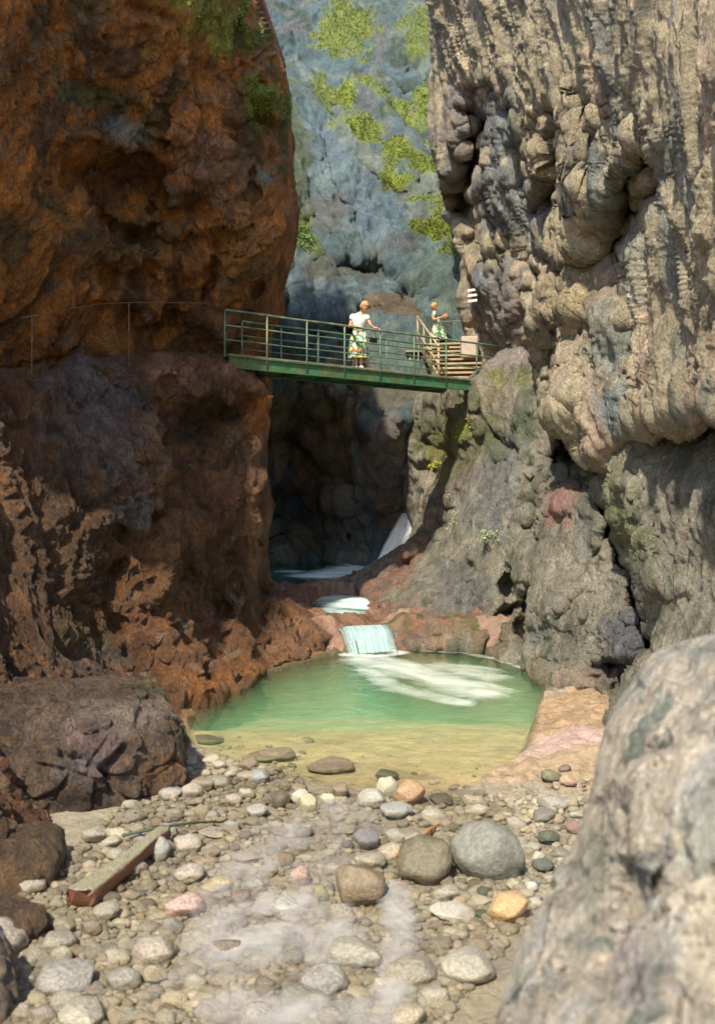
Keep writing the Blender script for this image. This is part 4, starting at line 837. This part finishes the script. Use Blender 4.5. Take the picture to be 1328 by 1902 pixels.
lan = empty('landing', px(812, 655, 34)); tag(lan, 'small timber landing where the second woman stands', 'platform'); ps = []
m = MB(); c = P3(815, 655, 34)
for k in range(7): m.box(c+Vector((0, (k-3)*.2, -.03)), Vector((2.3, 0, 0)), Vector((0, .18, 0)), up*.05)
ps.append(m.build('boards', M['wood'])); 
for s in (-1.0, 1.0):
    m = MB(); m.tube([c+Vector((s, -.5, -.05)), c+Vector((s, -.5, -1.6))], .05, 7); ps.append(m.build('support_post', M['wood']))
for k, s in enumerate((-.05, .45, 1.05)):
    m = MB(); m.tube([c+Vector((s, -.6, -.05)), c+Vector((s, -.6, .95))], .022, 6); ps.append(m.build('railing_post', M['green_rail']))
m = MB(); m.tube([c+Vector((-.1, -.6, .95)), c+Vector((1.3, -.6, 1.0)), c+Vector((2.2, 1.0, 1.5))], .02, 6); ps.append(m.build('rail', M['green_rail']))
keep(lan, *ps)
blk = MB(); blk.box(P3(871, 645, 30.2), Vector((.5, 0, 0)), Vector((0, .4, 0)), up*.62); o = blk.build('mortar_block', M['concrete'], bevel=.04); tag(o, 'pinkish mortar block beside the wooden steps', 'block')
# painted trail mark on the rock: three thin bars of paint
pc = [surf('cliff_upper_right', 902+a, 555+b) for a in (-8, 0, 8) for b in (-9, 0, 9)]
pn = sum((q[1] for q in pc), Vector()).normalized(); p0 = sum((q[0] for q in pc), Vector())/9; dmin = min((q[0]-p0).dot(-pn) for q in pc)
if pn.y > 0: pn = -pn
dm = max((q[0]-p0).dot(pn) for q in pc); pn = Vector((-.45, -.88, .1)).normalized(); dm = max((q[0]-p0).dot(pn) for q in pc); tx = Vector((1, 0, 0)); tx = (tx-pn*tx.dot(pn)).normalized(); tz = pn.cross(tx); tz = tz if tz.z > 0 else -tz
m = MB()
for k in (-1, 0, 1): m.box(p0+pn*(dm+.14)+tz*(k*.155), tx*.29, tz*.08, pn*.03)
o = m.build('trail_mark', M['paint'], bevel=.012); tag(o, 'three white painted stripes marking the trail on the right rock', 'trail mark')

# ------------------------------------------------------------------ log, branch, stick
def woody(name, pts, rad, mat, label, cat, bumpy=.25, n=12):
    V = []; Fv = []; pts = [Vector(p) for p in pts]; k = 70; P = []
    for i in range(k):
        t = i/(k-1)*(len(pts)-1); a = min(int(t), len(pts)-2); P.append((pts[a].lerp(pts[a+1], t-a), rad[0]+(rad[1]-rad[0])*i/(k-1)))
    base = pts[0].copy(); m = MB(); m.tube([p for p, r in P], [r*(1+bumpy*random.uniform(-.4, .4)) for p, r in P], n)
    o = m.build(name, mat, smooth=True); me = o.data
    for v in me.vertices:
        v.co = v.co-base; nn_ = noise(np.array([[v.co.x*7+v.co.y*4, v.co.z*16, v.co.y*3-v.co.x*3]]), 3)[0]+.5*noise(np.array([v.co[:]])*14, 5)[0]; v.co = v.co+v.normal*nn_*rad[0]*.55
    o.location = base; tag(o, label, cat); return o
def G(u, v, h=0):
    x, y = onz(u, v); z = ground(x, y); x, y = onz(u, v, z+h); return (x, y, z+h)
def split_log():
    a = Vector(G(148, 1668, .12)); b = Vector(G(306, 1545, .15)); ax = b-a; L_ = ax.length; ax.normalize(); sx = ax.cross(up).normalized(); sz = sx.cross(ax)
    V = []; Fv = []; nl, nc = 90, 28
    for i in range(nl):
        t = i/(nl-1); w_ = .15*(1-.62*t)*(1 if 0 < i < nl-1 else .8); h_ = .12*(1-.4*t)
        for k in range(nc):
            q = 2*math.pi*k/nc; cx_, cz_ = math.cos(q), math.sin(q); x = math.copysign(abs(cx_)**.6, cx_)*w_; z = math.copysign(abs(cz_)**.75, cz_)*h_*(1 if cz_ < 0 else .8)
            V.append([x, t*L_+(.05*math.sin(k*2.3)+.03*math.sin(k*5.1) if i in (0, nl-1) else 0), z])
    V = np.array(V); g1 = noise(V*np.array([34, 2.2, 34]), 3)*.012+noise(V*np.array([9, 1.2, 9]), 4)*.02+.03*noise(V*np.array([2, 1.1, 2]), 8)
    rr = np.hypot(V[:, 0], V[:, 2])[:, None]+1e-6; V[:, [0, 2]] += V[:, [0, 2]]/rr*g1[:, None]
    for i in range(nl-1):
        for k in range(nc): Fv.append((i*nc+k, i*nc+(k+1) % nc, (i+1)*nc+(k+1) % nc, (i+1)*nc+k))
    Fv += [tuple(range(nc))[::-1], tuple((nl-1)*nc+k for k in range(nc))]
    me = bpy.data.meshes.new('log'); me.from_pydata([tuple(sx*p[0]+ax*p[1]+up*p[2]+sz*0) for p in V], [], Fv); me.materials.append(M['logwood'])
    for p in me.polygons: p.use_smooth = len(p.vertices) == 4
    o = bpy.data.objects.new('log', me); COL.objects.link(o); o.location = a; tag(o, 'long reddish brown split log with a pale top lying at the lower left', 'log')
def logmat():
    m, n, b = newmat('split_log_wood'); L = n.links.new; ge = N(n, 'ShaderNodeNewGeometry'); sp = N(n, 'ShaderNodeSeparateXYZ'); L(ge.outputs['Normal'], sp.inputs[0])
    tc = N(n, 'ShaderNodeTexCoord'); mp = N(n, 'ShaderNodeMapping'); mp.inputs['Rotation'].default_value = (0, 0, -.5); mp.inputs['Scale'].default_value = (30, 3, 30); L(tc.outputs['Object'], mp.inputs[0])
    x = N(n, 'ShaderNodeTexNoise'); x.inputs['Detail'].default_value = 6; L(mp.outputs[0], x.inputs[0]); y = N(n, 'ShaderNodeTexNoise'); y.inputs['Scale'].default_value = 6; L(tc.outputs['Object'], y.inputs[0])
    top = mathn(n, 'MULTIPLY_ADD', mathn(n, 'SUBTRACT', y.outputs[0], .5), 1.0, sp.outputs[2])
    c = mix(n, ramp(n, top, [(.45, 0.0), (.75, 1.0)]), (.16, .055, .02), (.27, .24, .15)); L(mix(n, 1.0, c, ramp(n, x.outputs[0], [(.3, .45), (.7, 1.35)]), 'MULTIPLY'), b.inputs['Base Color'])
    b.inputs['Roughness'].default_value = .6; L(bump(n, x.outputs[0], .8, .02), b.inputs['Normal']); return m
M['logwood'] = logmat(); split_log()
woody('branch', [G(228, 1552, .14), G(300, 1536, .2), G(360, 1528, .16), G(402, 1526, .06)], (.018, .01), M['twig'], 'long thin dark branch lying across the log tip', 'branch')
woody('twig', [G(232, 1502, .05), G(252, 1510, .08), G(268, 1517, .04)], (.012, .008), M['twig'], 'short dark twig near the great boulder', 'twig')
woody('stick', [G(738, 1588, .12), G(770, 1565, .1), G(790, 1548, .09), G(810, 1534, .05)], (.02, .012), M['orange_twig'], 'orange stick leaning behind the dark olive boulder', 'stick')

# ------------------------------------------------------------------ small plants on the rock
def leafmat(name, c):
    m, n, b = newmat(name); oi = N(n, 'ShaderNodeObjectInfo'); b.inputs['Base Color'].default_value = (*c, 1); b.inputs['Roughness'].default_value = .6
    tc = N(n, 'ShaderNodeTexCoord'); x = N(n, 'ShaderNodeTexNoise'); x.inputs['Scale'].default_value = 14; n.links.new(tc.outputs['Object'], x.inputs[0])
    n.links.new(mix(n, ramp(n, x.outputs[0], [(.35, 0.0), (.65, 1.0)]), tuple(a*.6 for a in c), tuple(min(1, a*1.35) for a in c)), b.inputs['Base Color']); return m
M['leaf_y'] = leafmat('yellow_leaf', (.42, .40, .04)); M['leaf_g'] = leafmat('grey_green_leaf', (.26, .32, .16)); M['leaf_d'] = leafmat('green_leaf', (.12, .26, .06))
def plant(key, u, v, hw, hh, nst, mat, label, cat='plant', leaf=.05, off=.3, droop=.2, lv=26):
    b, n = surf(key, u, v); d = b.y-off; c = Vector(px(u, v, d)); s = d/F
    root = empty('rock_plant', b); tag(root, label, cat); stm = MB(); lf = MB()
    for k in range(nst):
        tip = c+Vector((random.uniform(-1, 1)*hw*s, random.uniform(-.5, .4)*hw*s, random.uniform(-1, 1)*hh*s)); mid = b.lerp(tip, .55)+Vector((0, 0, .06))
        stm.tube([b, mid, tip], [.007, .005, .003], 5)
        for j in range(lv):
            t = random.uniform(.35, 1.05); p = (b.lerp(mid, t/.55) if t < .55 else mid.lerp(tip, (t-.55)/.45))+Vector([random.gauss(0, leaf*.8) for _ in range(3)])*Vector((1, 1, .5)) if False else (b.lerp(mid, t/.55) if t < .55 else mid.lerp(tip, (t-.55)/.45))+Vector((random.gauss(0, leaf*.9), random.gauss(0, leaf*.9), random.gauss(0, leaf*.45)))
            a = Vector((random.gauss(0, 1), random.gauss(0, 1), random.gauss(0, .4)-droop)).normalized()*leaf; q = a.cross(Vector((random.gauss(0, .4), random.gauss(0, .4)-.6, 1))).normalized()*leaf*.32
            lf.add([p-a*.5, p+q, p+a*.55, p-q], [(0, 1, 2, 3)])
    keep(root, stm.build('stem', M['twig']), lf.build('foliage', mat)); return root
plant('cliff_lower_right', 826, 866, 32, 7, 9, M['leaf_y'], 'bright yellow green leafy spray jutting over the gorge', 'shrub', .055, .5)
plant('cliff_lower_right', 858, 965, 30, 18, 9, M['leaf_g'], 'grey green leafy plant clinging to the grey rock', 'plant', .05, .4)
plant('cliff_lower_right', 910, 998, 34, 14, 9, M['leaf_g'], 'grey green trailing plant right of and below the other', 'plant', .05, .4)
plant('cliff_lower_right', 848, 925, 20, 6, 5, M['leaf_g'], 'small grey green sprig above the clinging plant', 'plant', .04, .3)
plant('cliff_lower_right', 873, 790, 10, 16, 6, M['leaf_y'], 'yellow green fern clump under the right end of the bridge', 'fern', .045, .25)
plant('cliff_lower_right', 855, 810, 10, 10, 5, M['leaf_y'], 'small yellow green clump just below the fern', 'fern', .04, .25)
plant('cliff_lower_left', 290, 802, 7, 5, 3, M['leaf_d'], 'tiny green sprig on the brown left wall', 'plant', .03, .15, lv=8)
plant('cliff_lower_left', 352, 868, 6, 4, 3, M['leaf_d'], 'second tiny green sprig lower on the brown left wall', 'plant', .03, .15, lv=8)
plant('cliff_back', 512, 832, 9, 9, 3, M['leaf_d'], 'green fern frond in the dark of the cave edge', 'fern', .07, .5, lv=12)
plant('cliff_back', 556, 450, 16, 16, 6, M['leaf_d'], 'leafy bush at the left foot of the blue slope', 'bush', .12, .5)

# ------------------------------------------------------------------ people
M['skin'] = simple('skin', (.62, .30, .17), .55, .1, 20, .1, .002)
M['hair'] = simple('blond_hair', (.40, .25, .09), .7, .6, 40, .8, .01)
M['white_cloth'] = simple('white_cotton', (.78, .76, .68), .85, .08, 10, .3, .01)
M['shoe'] = simple('white_shoe', (.75, .74, .7), .6, .1, 10, .1, .002)
M['dark'] = simple('dark_leather', (.02, .025, .03), .45, .2, 10, .2, .003)
M['tan'] = simple('orange_leather', (.50, .20, .06), .5, .2, 10, .2, .003)
M['eye'] = simple('dark_eye', (.03, .02, .015), .3, .1, 10, 0, .001); M['lip'] = simple('lip', (.45, .10, .08), .5, .1, 10, 0, .001)
def floral(name, cols, sc):
    m, n, b = newmat(name); tc = N(n, 'ShaderNodeTexCoord'); v = N(n, 'ShaderNodeTexVoronoi'); v.inputs['Scale'].default_value = sc; n.links.new(tc.outputs['Object'], v.inputs[0])
    sp = N(n, 'ShaderNodeSeparateColor'); n.links.new(v.outputs['Color'], sp.inputs[0]); r = n.nodes.new('ShaderNodeValToRGB'); r.color_ramp.interpolation = 'CONSTANT'; e = r.color_ramp.elements
    while len(e) < len(cols): e.new(.5)
    for k, c in enumerate(cols): e[k].position = k/len(cols); e[k].color = (*c, 1)
    n.links.new(sp.outputs[0], r.inputs[0]); n.links.new(r.outputs[0], b.inputs['Base Color']); b.inputs['Roughness'].default_value = .85; return m
M['skirt'] = floral('floral_skirt', [(.04, .16, .06), (.45, .55, .50), (.05, .22, .10), (.65, .50, .05), (.30, .50, .42), (.03, .10, .04), (.50, .10, .06), (.6, .62, .55), (.07, .25, .12)], 16)
M['dress'] = floral('floral_dress', [(.5, .55, .45), (.05, .14, .06), (.45, .42, .25), (.10, .20, .10), (.55, .50, .42), (.30, .12, .07), (.12, .25, .12)], 15)
def skin_body(name, J, E, head, hr, yaw, parent):
    """one continuous body grown over a skeleton; the head with its face is merged into the same surface"""
    keys = list(J); me = bpy.data.meshes.new(name); me.from_pydata([J[k][0] for k in keys], [(keys.index(a), keys.index(b)) for a, b in E], [])
    o = bpy.data.objects.new(name, me); COL.objects.link(o); md = o.modifiers.new('skin', 'SKIN')
    if not me.skin_vertices: me.skin_vertices.new(name='')
    for i, k in enumerate(keys):
        sv = me.skin_vertices[0].data[i]; r = J[k][1]; sv.radius = (r, r) if not isinstance(r, tuple) else r; sv.use_root = (k == 'pelvis')
    sb = o.modifiers.new('sub', 'SUBSURF'); sb.levels = 2; sb.render_levels = 2
    dg = bpy.context.evaluated_depsgraph_get(); em = bpy.data.meshes.new_from_object(o.evaluated_get(dg)); bpy.data.objects.remove(o)
    bm = bmesh.new(); bm.from_mesh(em)
    ret = bmesh.ops.create_icosphere(bm, subdivisions=4, radius=1); R_ = Matrix.Rotation(yaw[2], 3, 'Z')@Matrix.Rotation(yaw[0], 3, 'X')
    for v in ret['verts']:
        x, y, z = v.co; r = 1.0
        if z < -.2: x *= 1+.28*(z+.2); y *= 1-.05*(z+.2)
        y2 = y
        if y < 0:
            y2 -= .17*math.exp(-(x*x)/.018-((z+.12)**2)/.03)          # nose
            y2 += .06*(math.exp(-((abs(x)-.36)**2)/.02-((z-.05)**2)/.012))   # eye sockets
            y2 -= .06*math.exp(-(x*x)/.06-((z+.48)**2)/.01)            # lips
            y2 -= .07*math.exp(-(x*x)/.08-((z+.85)**2)/.03)            # chin
        if abs(x) > .8: x += math.copysign(.12*math.exp(-(y*y)/.02-((z+.02)**2)/.05), x)   # ears
        v.co = R_@Vector((x*hr*.74, y2*hr*.92, z*hr*1.12))+Vector(head)
    bm.to_mesh(em); bm.free(); em.materials.clear(); em.materials.append(M['skin'])
    for p in em.polygons: p.use_smooth = True; p.material_index = 0
    b = bpy.data.objects.new(name, em); COL.objects.link(b); b.parent = parent
    for s_ in (-1, 1):
        e_ = bmesh.new(); bmesh.ops.create_uvsphere(e_, u_segments=10, v_segments=8, radius=.013); mm = bpy.data.meshes.new('eye'); e_.to_mesh(mm); e_.free(); mm.materials.append(M['eye'])
        q = bpy.data.objects.new('eye', mm); COL.objects.link(q); q.parent = parent; q.location = R_@Vector((s_*.36*hr*.74, -.90*hr*.92, .05*hr))+Vector(head)
    mb = MB(); c = R_@Vector((0, -1.0*hr*.92, -.48*hr*1.1))+Vector(head); mb.box(c, R_@Vector((.045, 0, 0)), R_@Vector((0, .012, 0)), R_@Vector((0, 0, .012))); mb.build('mouth', M['lip'], parent, bevel=.004)
    # hair: curls over the crown and nape
    bm = bmesh.new(); bmesh.ops.create_icosphere(bm, subdivisions=5, radius=1); P = np.array([v.co[:] for v in bm.verts]); nz_ = fbm(P*3.2, 3, 5, True); nz2_ = noise(P*8, 6)
    kill = []
    for v, a, b2 in zip(bm.verts, nz_, nz2_):
        x, y, z = v.co
        r = 1.12+.17*a+.10*b2
        face = y < -.45 and z < .42
        if face: r = .80
        if z < -.35: r *= .92
        v.co = R_@Vector((x*hr*.82*r, (y*.98+.06)*hr*.95*r, (z*1.05+.06)*hr*r))+Vector(head)
    mm = bpy.data.meshes.new('hair'); bm.to_mesh(mm); bm.free(); mm.materials.append(M['hair'])
    for p in mm.polygons: p.use_smooth = True
    q = bpy.data.objects.new('hair', mm); COL.objects.link(q); q.parent = parent
    return b
def hand(J, E, wrist, k, palm, tip, side, grip, rad=.0095):
    """palm plus five bent fingers of different length; grip bends them down around what they hold"""
    W = Vector(J[wrist][0]); Pm = Vector(palm); d = (Vector(tip)-Pm).normalized(); sd = Vector(side).normalized(); g = Vector(grip).normalized()
    J[k+'palm'] = (tuple(Pm), (.03, .018)); E.append((wrist, k+'palm'))
    for i, (off, ln) in enumerate(((-.030, .070), (-.010, .080), (.010, .075), (.028, .060))):
        a = Pm+sd*off+d*.035; b = a+d*ln*.5+g*.006; c = b+d*ln*.25+g*ln*.35; e2 = c+g*ln*.3-d*ln*.05; pk = k+'palm'
        for j, p in enumerate((a, b, c, e2)):
            nk = f'{k}f{i}{j}'; J[nk] = (tuple(p), rad*(1-.12*j)); E.append((pk, nk)); pk = nk
    pk = k+'palm'
    for j, p in enumerate((Pm-sd*.035+d*.005, Pm-sd*.055+d*.03+g*.01, Pm-sd*.05+d*.05+g*.035)):
        nk = f'{k}t{j}'; J[nk] = (tuple(p), rad*1.1*(1-.1*j)); E.append((pk, nk)); pk = nk
def loft(name, rings, mat, parent, n=72, pleat=0.0, npl=14, thick=.004):
    """a garment as stacked rings (centre, half width, half depth, yaw, front drop)"""
    V = []; Fv = []; zs = len(rings); sub = 5; R2 = []
    for i in range(zs-1):
        for j in range(sub): t = j/sub; R2.append([a*(1-t)+b*t if not isinstance(a, tuple) else tuple(x*(1-t)+y*t for x, y in zip(a, b)) for a, b in zip(rings[i], rings[i+1])])
    R2.append(list(rings[-1]))
    for i, (c, rx, ry, yw, dr) in enumerate(R2):
        t = i/(len(R2)-1)
        for k in range(n):
            a = 2*math.pi*k/n; q = 1+pleat*t*math.sin(a*npl+.6*math.sin(a*3)+t*.5)+.02*math.sin(a*5+t*9); x = math.cos(a)*rx*q; y = math.sin(a)*ry*q
            z = c[2]-dr*max(0, -math.sin(a))**6
            V.append((c[0]+x*math.cos(yw)-y*math.sin(yw), c[1]+x*math.sin(yw)+y*math.cos(yw), z))
    for i in range(len(R2)-1):
        for k in range(n): Fv.append((i*n+k, i*n+(k+1) % n, (i+1)*n+(k+1) % n, (i+1)*n+k))
    me = bpy.data.meshes.new(name); me.from_pydata(V, [], Fv); me.materials.append(mat)
    for p in me.polygons: p.use_smooth = True
    o = bpy.data.objects.new(name, me); COL.objects.link(o); md = o.modifiers.new('thick', 'SOLIDIFY'); md.thickness = thick; o.parent = parent; return o
def sleeve(pts, rad, mat, parent, name='sleeve'):
    m = MB(); m.tube(pts, rad, 14); o = m.build(name, mat, parent, smooth=True); return o
def shoe(c, yaw, mat, parent):
    bm = bmesh.new(); bmesh.ops.create_icosphere(bm, subdivisions=3, radius=1); Rz = Matrix.Rotation(yaw, 3, 'Z')
    for v in bm.verts:
        x, y, z = v.co; v.co = Rz@Vector((x*.043*(1+.2*(-y)), y*.125, max(z, -.55)*.045*(1+.4*max(0, y))))+Vector(c)
    me = bpy.data.meshes.new('shoe'); bm.to_mesh(me); bm.free(); me.materials.append(mat)
    for p in me.polygons: p.use_smooth = True
    o = bpy.data.objects.new('shoe', me); COL.objects.link(o); o.parent = parent
def u_t(u): 
    # parameter along the near rail at image column u
    u0 = CX+F*A_.x/A_.y
    lo, hi = 0, 1
    for _ in range(40):
        mid = (lo+hi)/2; p = along(mid, -.02)
        if CX+F*p.x/p.y < u: lo = mid
        else: hi = mid
    return lo
tb = u_t(668)
base1 = along(tb, .40, .036)
# shift along the bridge until her feet stand at the right column
while CX+F*base1.x/base1.y > 667.5: tb -= .002; base1 = along(tb, .40, .036)
while CX+F*base1.x/base1.y < 666.5: tb += .002; base1 = along(tb, .40, .036)
w1 = empty('person', base1); tag(w1, 'woman in white blouse and long flowered skirt leaning on the bridge railing', 'person', 'women out on the gorge path')
hl = along(u_t(662), -.02, RH+.03)-base1; hrr = along(u_t(701), -.02, RH+.03)-base1
J = {'pelvis': ((0, .02, .90), (.125, .10)), 'waist': ((.0, .0, 1.03), (.10, .08)), 'chest': ((.01, -.03, 1.20), (.125, .09)), 'collar': ((.03, -.06, 1.33), (.085, .06)), 'neck': ((.07, -.10, 1.39), .045), 'skull': ((.11, -.15, 1.46), .05),
     'sl': ((-.15, .0, 1.31), .055), 'el': ((-.235, -.02, 1.04), .036), 'wl': (tuple(hl+Vector((-.12, .05, .035))), .023),
     'sr': ((.18, -.10, 1.29), .055), 'er': ((.285, -.17, 1.07), .036), 'wr': (tuple(hrr+Vector((-.10, .04, .05))), .023),
     'hl': ((-.09, .02, .84), .085), 'kl': ((-.08, -.03, .48), .055), 'al': ((-.07, .03, .09), .034), 'tl': ((-.08, -.10, .035), .03),
     'hr': ((.09, .02, .84), .085), 'kr': ((.07, -.06, .48), .055), 'ar': ((.045, -.02, .09), .034), 'tr': ((.05, -.15, .035), .03)}
E = [('pelvis', 'waist'), ('waist', 'chest'), ('chest', 'collar'), ('collar', 'neck'), ('neck', 'skull'), ('collar', 'sl'), ('sl', 'el'), ('el', 'wl'), ('collar', 'sr'), ('sr', 'er'), ('er', 'wr'),
     ('pelvis', 'hl'), ('hl', 'kl'), ('kl', 'al'), ('al', 'tl'), ('pelvis', 'hr'), ('hr', 'kr'), ('kr', 'ar'), ('ar', 'tr')]
hand(J, E, 'wl', 'L', tuple(hl+Vector((-.05, .02, .03))), tuple(hl+Vector((.05, -.03, .02))), (e.x, e.y, 0), (.2, -.3, -1)); hand(J, E, 'wr', 'R', tuple(hrr+Vector((-.035, .02, .03))), tuple(hrr+Vector((.05, -.02, .01))), (e.y, -e.x, 0), (.1, -.2, -1))
skin_body('body', J, E, (.135, -.185, 1.515), .108, (.55, 0, .55), w1)
loft('blouse', [((.0, .0, .97), .135, .105, .2, 0), ((.0, -.01, 1.04), .145, .115, .2, 0), ((.01, -.03, 1.14), .165, .13, .15, 0), ((.015, -.045, 1.23), .18, .13, .1, 0), ((.015, -.05, 1.30), .19, .105, 0, 0), ((.03, -.06, 1.355), .14, .08, 0, .05), ((.05, -.07, 1.385), .075, .06, 0, .10)], M['white_cloth'], w1, pleat=0)
sleeve([(-.12, -.02, 1.32), (-.165, -.01, 1.29), (-.185, -.01, 1.22)], [.07, .068, .066], M['white_cloth'], w1); sleeve([(.15, -.09, 1.31), (.195, -.11, 1.27), (.22, -.13, 1.20)], [.07, .068, .066], M['white_cloth'], w1)
loft('skirt', [((0, 0, 1.0), .128, .105, .2, 0), ((0, .01, .93), .165, .14, .2, 0), ((0, .01, .82), .20, .17, .2, 0), ((-.01, .0, .6), .225, .19, .2, 0), ((-.015, 0, .42), .235, .20, .2, 0), ((-.02, 0, .27), .245, .215, .2, 0)], M['skirt'], w1, pleat=.075, npl=13)
loft('belt', [((0, 0, 1.015), .135, .112, .2, 0), ((0, 0, .985), .137, .114, .2, 0)], M['leaf_d'], w1)
shoe((-.075, -.05, .04), .1, M['shoe'], w1); shoe((.048, -.10, .04), .35, M['shoe'], w1)
# handbag hanging from her right-hand wrist over the rail
bgp = base1+hrr+Vector((-.10, .10, -.28)); hb = empty('handbag', bgp); tag(hb, 'small dark handbag hanging behind the railing beside the woman in the white blouse', 'handbag')
m = MB(); m.box(bgp, e*.22, nn*.06, up*.17); q = m.build('bag', M['dark'], bevel=.02); m = MB(); m.tube([bgp-e*.08+up*.08, bgp-e*.03+up*.24, bgp+e*.03+up*.24, bgp+e*.08+up*.08], .007, 6); q2 = m.build('handle', M['dark']); keep(hb, q, q2)
# second woman on the landing
base2 = Vector(px(812, 655, 34)); base2 = Vector((base2.x, 34, P3(815, 655, 34).z-.004)); w2 = empty('person', base2); tag(w2, 'smaller distant woman in a flowered dress looking down at a tan purse beyond the bridge', 'person', 'women out on the gorge path')
J = {'pelvis': ((.03, 0, .90), (.115, .10)), 'waist': ((-.01, .0, 1.03), (.09, .08)), 'chest': ((-.06, -.01, 1.20), (.11, .10)), 'collar': ((-.09, -.01, 1.34), (.07, .08)), 'neck': ((-.11, -.02, 1.41), .045), 'skull': ((-.11, -.04, 1.48), .05),
     'sl': ((-.09, -.17, 1.32), .052), 'el': ((-.16, -.24, 1.08), .036), 'wl': ((.07, -.24, 1.15), .023), 'sr': ((-.07, .16, 1.32), .052), 'er': ((-.05, .22, 1.09), .036), 'wr': ((.12, .03, 1.18), .023),
     'hl': ((.03, -.09, .84), .082), 'kl': ((.05, -.09, .48), .053), 'al': ((.0, -.08, .09), .034), 'tl': ((.12, -.09, .035), .03), 'hr': ((.03, .09, .84), .082), 'kr': ((.05, .08, .48), .053), 'ar': ((.02, .08, .09), .034), 'tr': ((.14, .08, .035), .03)}
hand(J, E2 := [x for x in E if x[0][0] not in 'LR' and x[1][0] not in 'LR'], 'wl', 'L', (.13, -.22, 1.17), (.22, -.16, 1.19), (0, -.3, 1), (.3, 1, 0)); hand(J, E2, 'wr', 'R', (.17, -.02, 1.20), (.24, -.08, 1.22), (0, .3, 1), (.3, -1, 0))
skin_body('body', J, E2, (-.115, -.07, 1.55), .105, (.5, 0, 1.0), w2)
loft('blouse', [((-.0, 0, .97), .12, .115, 0, 0), ((-.02, 0, 1.06), .125, .125, 0, 0), ((-.06, 0, 1.18), .13, .16, 0, 0), ((-.08, 0, 1.27), .12, .185, 0, 0), ((-.09, 0, 1.34), .09, .15, 0, 0), ((-.105, -.01, 1.39), .06, .075, 0, 0)], M['dress'], w2)
sleeve([(-.09, -.13, 1.34), (-.10, -.18, 1.29), (-.13, -.21, 1.20)], [.065, .064, .06], M['dress'], w2); sleeve([(-.07, .13, 1.34), (-.06, .18, 1.29), (-.055, .20, 1.20)], [.065, .064, .06], M['dress'], w2)
loft('skirt', [((.0, 0, .99), .118, .115, 0, 0), ((.03, 0, .86), .18, .18, 0, 0), ((.04, 0, .62), .25, .22, 0, 0), ((.05, 0, .38), .30, .27, 0, 0)], M['dress'], w2, pleat=.08, npl=12)
shoe((.05, -.085, .04), 1.57, M['shoe'], w2); shoe((.07, .08, .04), 1.57, M['shoe'], w2)
pb = base2+Vector((.25, -.12, 1.22)); ob = empty('purse', pb); tag(ob, 'tan purse in the hands of the distant woman', 'purse'); m = MB(); m.box(pb, Vector((.16, .0, .08)), Vector((0, .05, 0)), Vector((-.05, 0, .11))); q = m.build('pouch', M['tan'], bevel=.015); m = MB(); m.box(pb+Vector((.0, -.028, .02)), Vector((.15, 0, .075)), Vector((0, .012, 0)), Vector((-.03, 0, .055))); q2 = m.build('flap', M['tan'], bevel=.005); keep(ob, q, q2)
